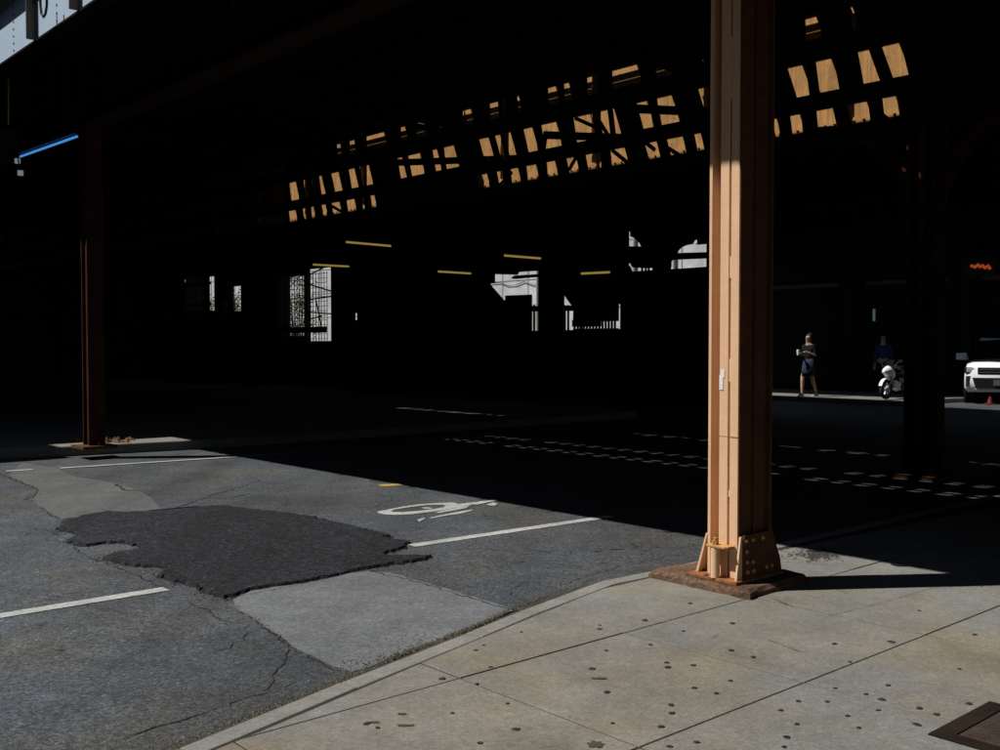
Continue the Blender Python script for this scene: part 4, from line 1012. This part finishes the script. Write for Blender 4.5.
# ================================================================== PEOPLE
def skin_body(name, verts, edges, radii, m, parent=None, sub=2, loc=(0,0,0), rz=0):
    me = bpy.data.meshes.new(name); me.from_pydata(verts, edges, []); me.materials.append(m)
    o = bpy.data.objects.new(name, me); C.objects.link(o)
    if parent: o.parent = parent
    bm = bmesh.new(); bm.from_mesh(me); lay = bm.verts.layers.skin.verify()
    for v, r in zip(bm.verts, radii):
        v[lay].radius = (r, r) if not isinstance(r, tuple) else r
        v[lay].use_root = (v.index == 0)
    bm.to_mesh(me); bm.free()
    sk = o.modifiers.new('skin','SKIN'); sk.use_smooth_shade = True
    sb = o.modifiers.new('sub','SUBSURF'); sb.levels = sub; sb.render_levels = sub
    return o
def person(p, rz, label, top, bottom, lh, rh, stride, hold=None, bare=True, hairlong=True):
    """p feet position; local +y is the way the person faces"""
    r = thing('person', p, label, 'person'); r.rotation_euler = (0,0,rz)
    s = stride
    V = [(0,0,.93),(0,.0,1.12),(0,.01,1.33),(0,.01,1.43),(0,.03,1.53),(0,.035,1.60),(0,.02,1.66),   # 0 pelvis..6 head
         (.085,0,.88),(.09,s*.5,.50),(.085,s*.55,.09),(.085,s*.55+.13,.045),      # right leg 7-10
         (-.085,0,.88),(-.085,-s*.15,.49),(-.085,-s*.75,.11),(-.085,-s*.75+.12,.045),  # left 11-14
         (.165,.0,1.37),(.20,-.02,1.12),(lh[0],lh[1],lh[2]),                       # arm 15-17
         (-.165,.0,1.37),(-.20,-.02,1.12),(rh[0],rh[1],rh[2])]
    E = [(0,1),(1,2),(2,3),(3,4),(4,5),(5,6),(0,7),(7,8),(8,9),(9,10),(0,11),(11,12),(12,13),(13,14),(2,15),(15,16),(16,17),(2,18),(18,19),(19,20)]
    R = [(.13,.10),(.105,.085),(.13,.095),.05,(.062,.07),(.072,.085),(.05,.06),.085,.058,.036,.03,.085,.058,.036,.03,.052,.042,.03,.052,.042,.03]
    skin_body('body', V, E, R, M['skin'], r)
    # hands
    for hx in (lh, rh):
        hp = Vector(hx); el_ = Vector((.2*(1 if hx[0] > 0 else -1), -.02, 1.12)); dd = (hp-el_).normalized()
        side_ = dd.cross(Vector((0,0,1))).normalized()
        vs = [hp, hp+dd*.07]; es = [(0,1)]; rs = [.028,.03]
        for k in range(4):
            b0 = hp+dd*.08+side_*(-.027+.018*k); b1_ = b0+dd*.035+Vector((0,0,-.012)); b2_ = b1_+dd*.018+Vector((0,0,-.022))
            o_ = len(vs); vs += [b0,b1_,b2_]; es += [(1,o_),(o_,o_+1),(o_+1,o_+2)]; rs += [.010,.009,.007]
        o_ = len(vs); vs += [hp+dd*.03-side_*.035, hp+dd*.06-side_*.05]; es += [(0,o_),(o_,o_+1)]; rs += [.011,.008]
        skin_body('hand', [tuple(q) for q in vs], es, rs, M['skin'], r, 1)
    # clothes
    tv = [(0,0,.96),(0,0,1.12),(0,.01,1.33),(0,.012,1.41),(.165,0,1.37),(.20,-.02,1.12),(-.165,0,1.37),(-.20,-.02,1.12)]
    te = [(0,1),(1,2),(2,3),(2,4),(4,5),(2,6),(6,7)]; tr = [(.145,.115),(.125,.105),(.148,.112),.07,.066,.056,.066,.056]
    if not bare:
        tv += [tuple(Vector((.20,-.02,1.12)).lerp(Vector(lh),.85)), tuple(Vector((-.20,-.02,1.12)).lerp(Vector(rh),.85))]; te += [(5,8),(7,9)]; tr += [.045,.045]
    skin_body('top', tv, te, tr, top, r)
    if bare:       # knee-length skirt
        mb = MB(); rings = []
        for z, rx, ry, cy in [(1.02,.135,.11,0),(.92,.17,.135,0),(.78,.18,.15,s*.08),(.56,.185,.165,s*.14)]:
            rings.append([(math.cos(a)*rx, cy+math.sin(a)*ry, z) for a in [2*math.pi*i/16 for i in range(16)]])
        mb.loft(rings); mb.smooth = True; o = mb.build('skirt', bottom); o.parent = r; o.location = (0,0,0)
    else:
        skin_body('trousers', [(0,0,.98),(.088,0,.88),(.09,s*.5,.50),(.085,s*.55,.10),(-.088,0,.88),(-.085,-s*.15,.49),(-.085,-s*.75,.12)], [(0,1),(1,2),(2,3),(0,4),(4,5),(5,6)], [(.15,.12),.10,.072,.055,.10,.072,.055], bottom, r)
    for sx, y0 in ((.085,s*.55),(-.085,-s*.75)):
        mb = MB(); rings = []
        for t, hw, hh in [(-.06,.03,.05),(0,.038,.075),(.08,.042,.055),(.16,.036,.035),(.19,.015,.02)]:
            rings.append([(sx+math.cos(a)*hw, y0+t, .005+hh*.5+math.sin(a)*hh*.5) for a in [2*math.pi*i/10 for i in range(10)]])
        mb.loft(rings); mb.smooth = True; o = mb.build('shoe', M['white_cloth'] if bare else M['black_cloth']); o.parent = r; o.location = (0,0,0)
    # face and hair
    mb = MB(); mb.cyl((-.034,.105,1.61),(-.026,.118,1.61),.011,n=8); mb.cyl((.026,.118,1.61),(.034,.105,1.61),.011,n=8); o = mb.build('eyes', M['trim']); o.parent = r; o.location = (0,0,0)
    mb = MB(); mb.prism([(-.012,.105,1.57),(.012,.105,1.57),(0,.10,1.615)], (0,.025,-.004)); o = mb.build('nose', M['skin']); o.parent = r; o.location = (0,0,0)
    mb = MB(); rings = []
    for k in range(9):
        th = math.pi*(.04+.60*k/8); zz = 1.635+.098*math.cos(th); rr_ = math.sin(th)
        rings.append([(math.cos(a)*.083*rr_, -.028+math.sin(a)*.098*rr_-(.03*k/8 if math.sin(a) > 0 else 0), zz) for a in [2*math.pi*i/16 for i in range(16)]])
    if hairlong:
        for zz, rx, ry, cy in ((1.52,.07,.045,-.06),(1.44,.06,.03,-.075),(1.36,.03,.015,-.075)): rings.append([(math.cos(a)*rx, cy+math.sin(a)*ry, zz) for a in [2*math.pi*i/16 for i in range(16)]])
    mb.loft(rings); mb.smooth = True; o = mb.build('hair', M['hair']); o.parent = r; o.location = (0,0,0)
    return r
pp = P(808.5, 396.5, .12)
heading = math.atan2(-pp.x, pp.y)            # towards the camera is rz such that local +y -> -dir
face = Vector((-.75, -.55, 0)).normalized()
pr = person((pp.x,pp.y,.12), math.atan2(-face.x, face.y), 'person in dark top and navy skirt walking along the sunlit strip', M['black_cloth'], M['navy'], (.10,.26,1.18), (-.14,.24,1.20), .30)
cp = thing('paper_cup', (0,0,0), 'white paper cup held by the walking person', 'cup')
R_ = Matrix.Rotation(math.atan2(-face.x, face.y), 3, 'Z')
cpos = Vector((pp.x,pp.y,.12)) + R_ @ Vector((.06,.38,1.20)); cp.location = cpos
mb = MB(); mb.cyl(cpos+Vector((0,0,-.07)), cpos+Vector((0,0,.06)), .032,.043, n=14); mb.build('cup', M['white_cloth'], cp)
mb = MB(); mb.cyl(cpos+Vector((0,0,.06)), cpos+Vector((0,0,.075)), .046,.04, n=14); mb.build('lid', M['white_cloth'], cp)
p2 = P(883.5, 398, .12); p2 = w(uv(p2)[0]-.3, 26.6, .12)
q2 = PV(883, 390, 27.4)
person((q2.x,q2.y,.12), 2.6, 'person in blue shirt standing in the shade behind the motorcycle', M['blue_cloth'], M['black_cloth'], (.22,.05,.86), (-.22,.05,.86), .04, bare=False, hairlong=False)

# ================================================================== MOTORCYCLE
def motorcycle(loc, rz):
    r = thing('motorcycle', loc, 'white and black motorcycle parked on the sunlit corner', 'motorcycle'); r.rotation_euler = (0,0,rz)
    def L(mb, name, m, parent=None, bevel=0):
        o = mb.build(name, m, None, bevel=bevel); o.parent = parent or r; o.location = (0,0,0); return o
    for y, R, wd in ((.70,.245,.055),(-.68,.24,.08)):
        mb = MB(); mb.torus((0,y,.31), (1,0,0), R, wd, 28, 10); mb.smooth = True; t = L(mb,'wheel',M['rubber'])
        mb = MB(); mb.cyl((-.03,y,.31),(.03,y,.31),.05,n=14)
        for k in range(6):
            a = k*math.pi/3; mb.bar((0,y,.31),(0,y+math.cos(a)*.2,.31+math.sin(a)*.2),.025,.03,up=(1,0,0))
        mb.torus((0,y,.31),(1,0,0),.2,.02,24,6); L(mb,'rim',M['chrome'],t)
        mb = MB(); mb.cyl((.055,y,.31),(.062,y,.31),.14,n=20); L(mb,'brake_disc',M['chrome'],t)
    mb = MB()
    for sx in (-.09,.09): mb.tube([(sx,.70,.31),(sx,.60,.62),(sx,.50,.92)],[.024,.024,.028],8)
    L(mb,'fork',M['chrome'])
    mb = MB(); rings = []
    for y, hw, z0, z1 in [(.36,.10,.62,.80),(.47,.16,.60,.95),(.62,.15,.66,1.02),(.78,.09,.74,.95),(.86,.03,.80,.86)]:
        zc = (z0+z1)/2; hh = (z1-z0)/2
        rings.append([(math.cos(a)*hw, y, zc+math.sin(a)*hh) for a in [2*math.pi*i/14 for i in range(14)]])
    mb.loft(rings); mb.smooth = True; L(mb,'front_fairing',M['white_car'])
    mb = MB(); rings = []
    for y, hw, z0, z1 in [(.34,.15,.72,.92),(.10,.19,.70,.98),(-.10,.15,.68,.90),(-.22,.10,.68,.80)]:
        zc = (z0+z1)/2; hh = (z1-z0)/2
        rings.append([(math.cos(a)*hw, y, zc+math.sin(a)*hh) for a in [2*math.pi*i/14 for i in range(14)]])
    mb.loft(rings); mb.smooth = True; L(mb,'tank',M['trim'])
    mb = MB(); mb.loft([[(-.10,-.15,.72),(.10,-.15,.72),(.12,-.15,.80),(-.12,-.15,.80)],[(-.14,-.5,.74),(.14,-.5,.74),(.15,-.5,.84),(-.15,-.5,.84)],[(-.08,-.9,.86),(.08,-.9,.86),(.08,-.9,.95),(-.08,-.9,.95)]]); L(mb,'seat',M['trim'],bevel=.02)
    mb = MB(); mb.loft([[(-.14,.42,.34),(.14,.42,.34),(.16,.46,.60),(-.16,.46,.60)],[(-.15,.0,.26),(.15,.0,.26),(.17,.02,.44),(-.17,.02,.44)],[(-.10,-.3,.26),(.10,-.3,.26),(.12,-.28,.34),(-.12,-.28,.34)]]); L(mb,'belly_pan',M['white_car'],bevel=.02)
    mb = MB(); mb.box((0,.02,.52),.30,.50,.30); mb.cyl((-.2,.05,.38),(.2,.05,.38),.12,n=14); L(mb,'engine',M['trim'],bevel=.03)
    mb = MB(); mb.tube([(.14,.2,.35),(.16,-.1,.26),(.17,-.45,.32),(.18,-.85,.45)],[.03,.035,.055,.06],10); L(mb,'exhaust',M['chrome'])
    mb = MB(); mb.tube([(-.36,.36,.98),(-.2,.46,1.0),(.2,.46,1.0),(.36,.36,.98)],.017,8); L(mb,'handlebar',M['trim'])
    for sx in (-1,1):
        mb = MB(); mb.tube([(sx*.16,.6,.98),(sx*.30,.52,1.14)],.01,6); mb.box((sx*.34,.52,1.16),.13,.03,.08); L(mb,'mirror',M['trim'])
    mb = MB(); mb.loft([[(-.15,.62,.98),(.15,.62,.98),(.15,.60,1.0),(-.15,.60,1.0)],[(-.10,.42,1.18),(.10,.42,1.18),(.10,.41,1.19),(-.10,.41,1.19)]]); L(mb,'windscreen',M['glass'])
    mb = MB(); mb.box((0,.82,.84),.14,.05,.09); L(mb,'headlight',M['headlight'],bevel=.02)
    mb = MB(); pts = [(0,.70+math.cos(a)*.33,.31+math.sin(a)*.33) for a in [rad(20+i*14) for i in range(9)]]
    for i in range(8):
        a, b = Vector(pts[i]), Vector(pts[i+1]); mb.bar(a,b,.11,.012,up=(a+b)/2-Vector((0,.7,.31)))
    L(mb,'front_mudguard',M['white_car'])
    mb = MB(); mb.bar((-.12,-.1,.25),(-.30,-.05,.0),.02,.02); L(mb,'side_stand',M['trim'])
    return r
mp = P(897, 401, .0); mq = PV(899,395,25.5)
mc = motorcycle((mq.x,mq.y,.12), math.atan2(.80,-.62)); mc.scale = (.86,.86,.86)

# ================================================================== CAR
def suv(loc, rz):
    r = thing('parked_car', loc, 'white sport utility vehicle with black grille facing the street', 'car'); r.rotation_euler = (0,0,rz)
    def L(mb, name, m, parent=None, bevel=0):
        o = mb.build(name, m, None, bevel=bevel); o.parent = parent or r; o.location = (0,0,0); return o
    # lower body: profile rings along y (front at +y)
    def sec(y, hw, z0, z1, crown=.04):
        return [(-hw*.92,y,z0),(-hw,y,z0+.12),(-hw,y,z0+(z1-z0)*.6),(-hw*.95,y,z1-.05),(-hw*.80,y,z1+crown*.3),(-hw*.4,y,z1+crown),(hw*.4,y,z1+crown),(hw*.80,y,z1+crown*.3),(hw*.95,y,z1-.05),(hw,y,z0+(z1-z0)*.6),(hw,y,z0+.12),(hw*.92,y,z0)]
    mb = MB(); mb.loft([sec(2.30,.78,.48,.92,.0), sec(2.24,.88,.34,.97,.02), sec(2.05,.945,.30,1.02), sec(1.6,.96,.30,1.07), sec(1.0,.965,.30,1.12), sec(0,.965,.30,1.12), sec(-1.2,.965,.30,1.12), sec(-2.1,.95,.32,1.12), sec(-2.32,.86,.40,1.05)])
    mb.smooth = True; body = L(mb,'body',M['white_car'])
    mb = MB(); mb.loft([sec(1.12,.80,1.08,1.14,.02), sec(.35,.72,1.10,1.66,.05), sec(-.3,.72,1.10,1.72,.05), sec(-1.5,.72,1.10,1.70,.05), sec(-2.15,.78,1.08,1.16,.02)]); cabn = L(mb,'cabin',M['glass'])
    mb = MB(); mb.loft([[(-.70,.42,1.64),(.70,.42,1.64),(.66,.40,1.70),(-.66,.40,1.70)],[(-.72,-.4,1.71),(.72,-.4,1.71),(.68,-.4,1.79),(-.68,-.4,1.79)],[(-.72,-1.6,1.69),(.72,-1.6,1.69),(.68,-1.6,1.76),(-.68,-1.6,1.76)]]); L(mb,'roof',M['white_car'],bevel=.02)
    for s in (-1,1):
        mb = MB(); mb.bar((s*.83,1.10,1.10),(s*.715,.40,1.68),.06,.06); L(mb,'windscreen_pillar',M['trim'])
        mb = MB(); mb.loft([[(s*.92,.92,1.12),(s*.98,.92,1.12),(s*.98,.86,1.16),(s*.92,.86,1.16)],[(s*1.22,.86,1.12),(s*1.24,.80,1.14),(s*1.24,.76,1.30),(s*1.0,.80,1.32)]]); mb.box((s*1.10,.86,1.21),.27,.12,.17); L(mb,'mirror',M['white_car'],bevel=.02)
        mb = MB(); mb.box((s*.74,2.235,.87),.28,.12,.12); hl = L(mb,'headlight',M['headlight'],bevel=.02)
        mb = MB(); mb.box((s*.80,2.20,.87),.26,.14,.15); L(mb,'lamp_housing',M['trim'],hl,bevel=.02)
        mb = MB(); mb.loft([[(s*.84,2.285,.44),(s*.90,2.22,.44),(s*.90,2.22,.46),(s*.84,2.285,.46)],[(s*.78,2.30,.70),(s*.90,2.24,.70),(s*.90,2.24,.72),(s*.78,2.30,.72)]]); L(mb,'bumper_vent',M['trim'])
        for y in (1.45,-1.45):
            mb = MB(); mb.cyl((s*.72,y,.37),(s*.955,y,.37),.37,n=28); wh = L(mb,'wheel',M['rubber'],bevel=.03)
            mb = MB(); mb.cyl((s*.90,y,.37),(s*.966,y,.37),.24,n=20); L(mb,'rim',M['chrome'],wh)
            mb = MB(); mb.torus((s*.93,y,.37),(1,0,0),.42,.045,28,6); L(mb,'wheel_arch',M['trim'])
    mb = MB(); mb.box((0,2.275,.86),1.24,.07,.17); gr_ = L(mb,'grille',M['trim'],bevel=.01)
    for z in (.82,.89):
        mb = MB(); mb.box((0,2.315,z),1.22,.014,.02); L(mb,'grille_bar',M['chrome'],gr_)
    mb = MB(); mb.box((0,2.32,.868),.16,.012,.05); L(mb,'badge',M['chrome'],gr_)
    mb = MB(); mb.loft([[(-.66,2.31,.40),(.66,2.31,.40),(.66,2.26,.40),(-.66,2.26,.40)],[(-.74,2.325,.68),(.74,2.325,.68),(.74,2.26,.68),(-.74,2.26,.68)]]); L(mb,'lower_intake',M['trim'])
    mb = MB(); mb.box((0,2.345,.56),.50,.012,.15); L(mb,'number_plate',M['stone'])
    mb = MB(); mb.box((0,2.29,.36),1.35,.05,.03); L(mb,'bumper_lip',M['chrome'])
    mb = MB(); mb.box((0,.9,1.20),1.2,.03,.02); L(mb,'wiper',M['trim'])
    return r
cpn = P(966, 402.5, 0)
cdir = Vector((-.47,-.883,0)).normalized()
left = Vector((-cdir.y, cdir.x, 0))
nose = P(1004, 405, 0)
nose = Vector((nose.x, nose.y, 0))
cloc = nose - cdir*2.3
suv((cloc.x,cloc.y,.004), math.atan2(-cdir.x, cdir.y))
kp = P(990, 404.5, 0)
kc = thing('traffic_cone', (kp.x,kp.y,.004), 'small orange traffic cone in front of the white car', 'cone')
mb = MB(); mb.cyl((kp.x,kp.y,.03),(kp.x,kp.y,.26),.075,.02,n=14); mb.build('body', M['cone'], kc)
mb = MB(); mb.box((kp.x,kp.y,.018),.22,.22,.028); mb.build('foot', M['cone'], kc, bevel=.01)
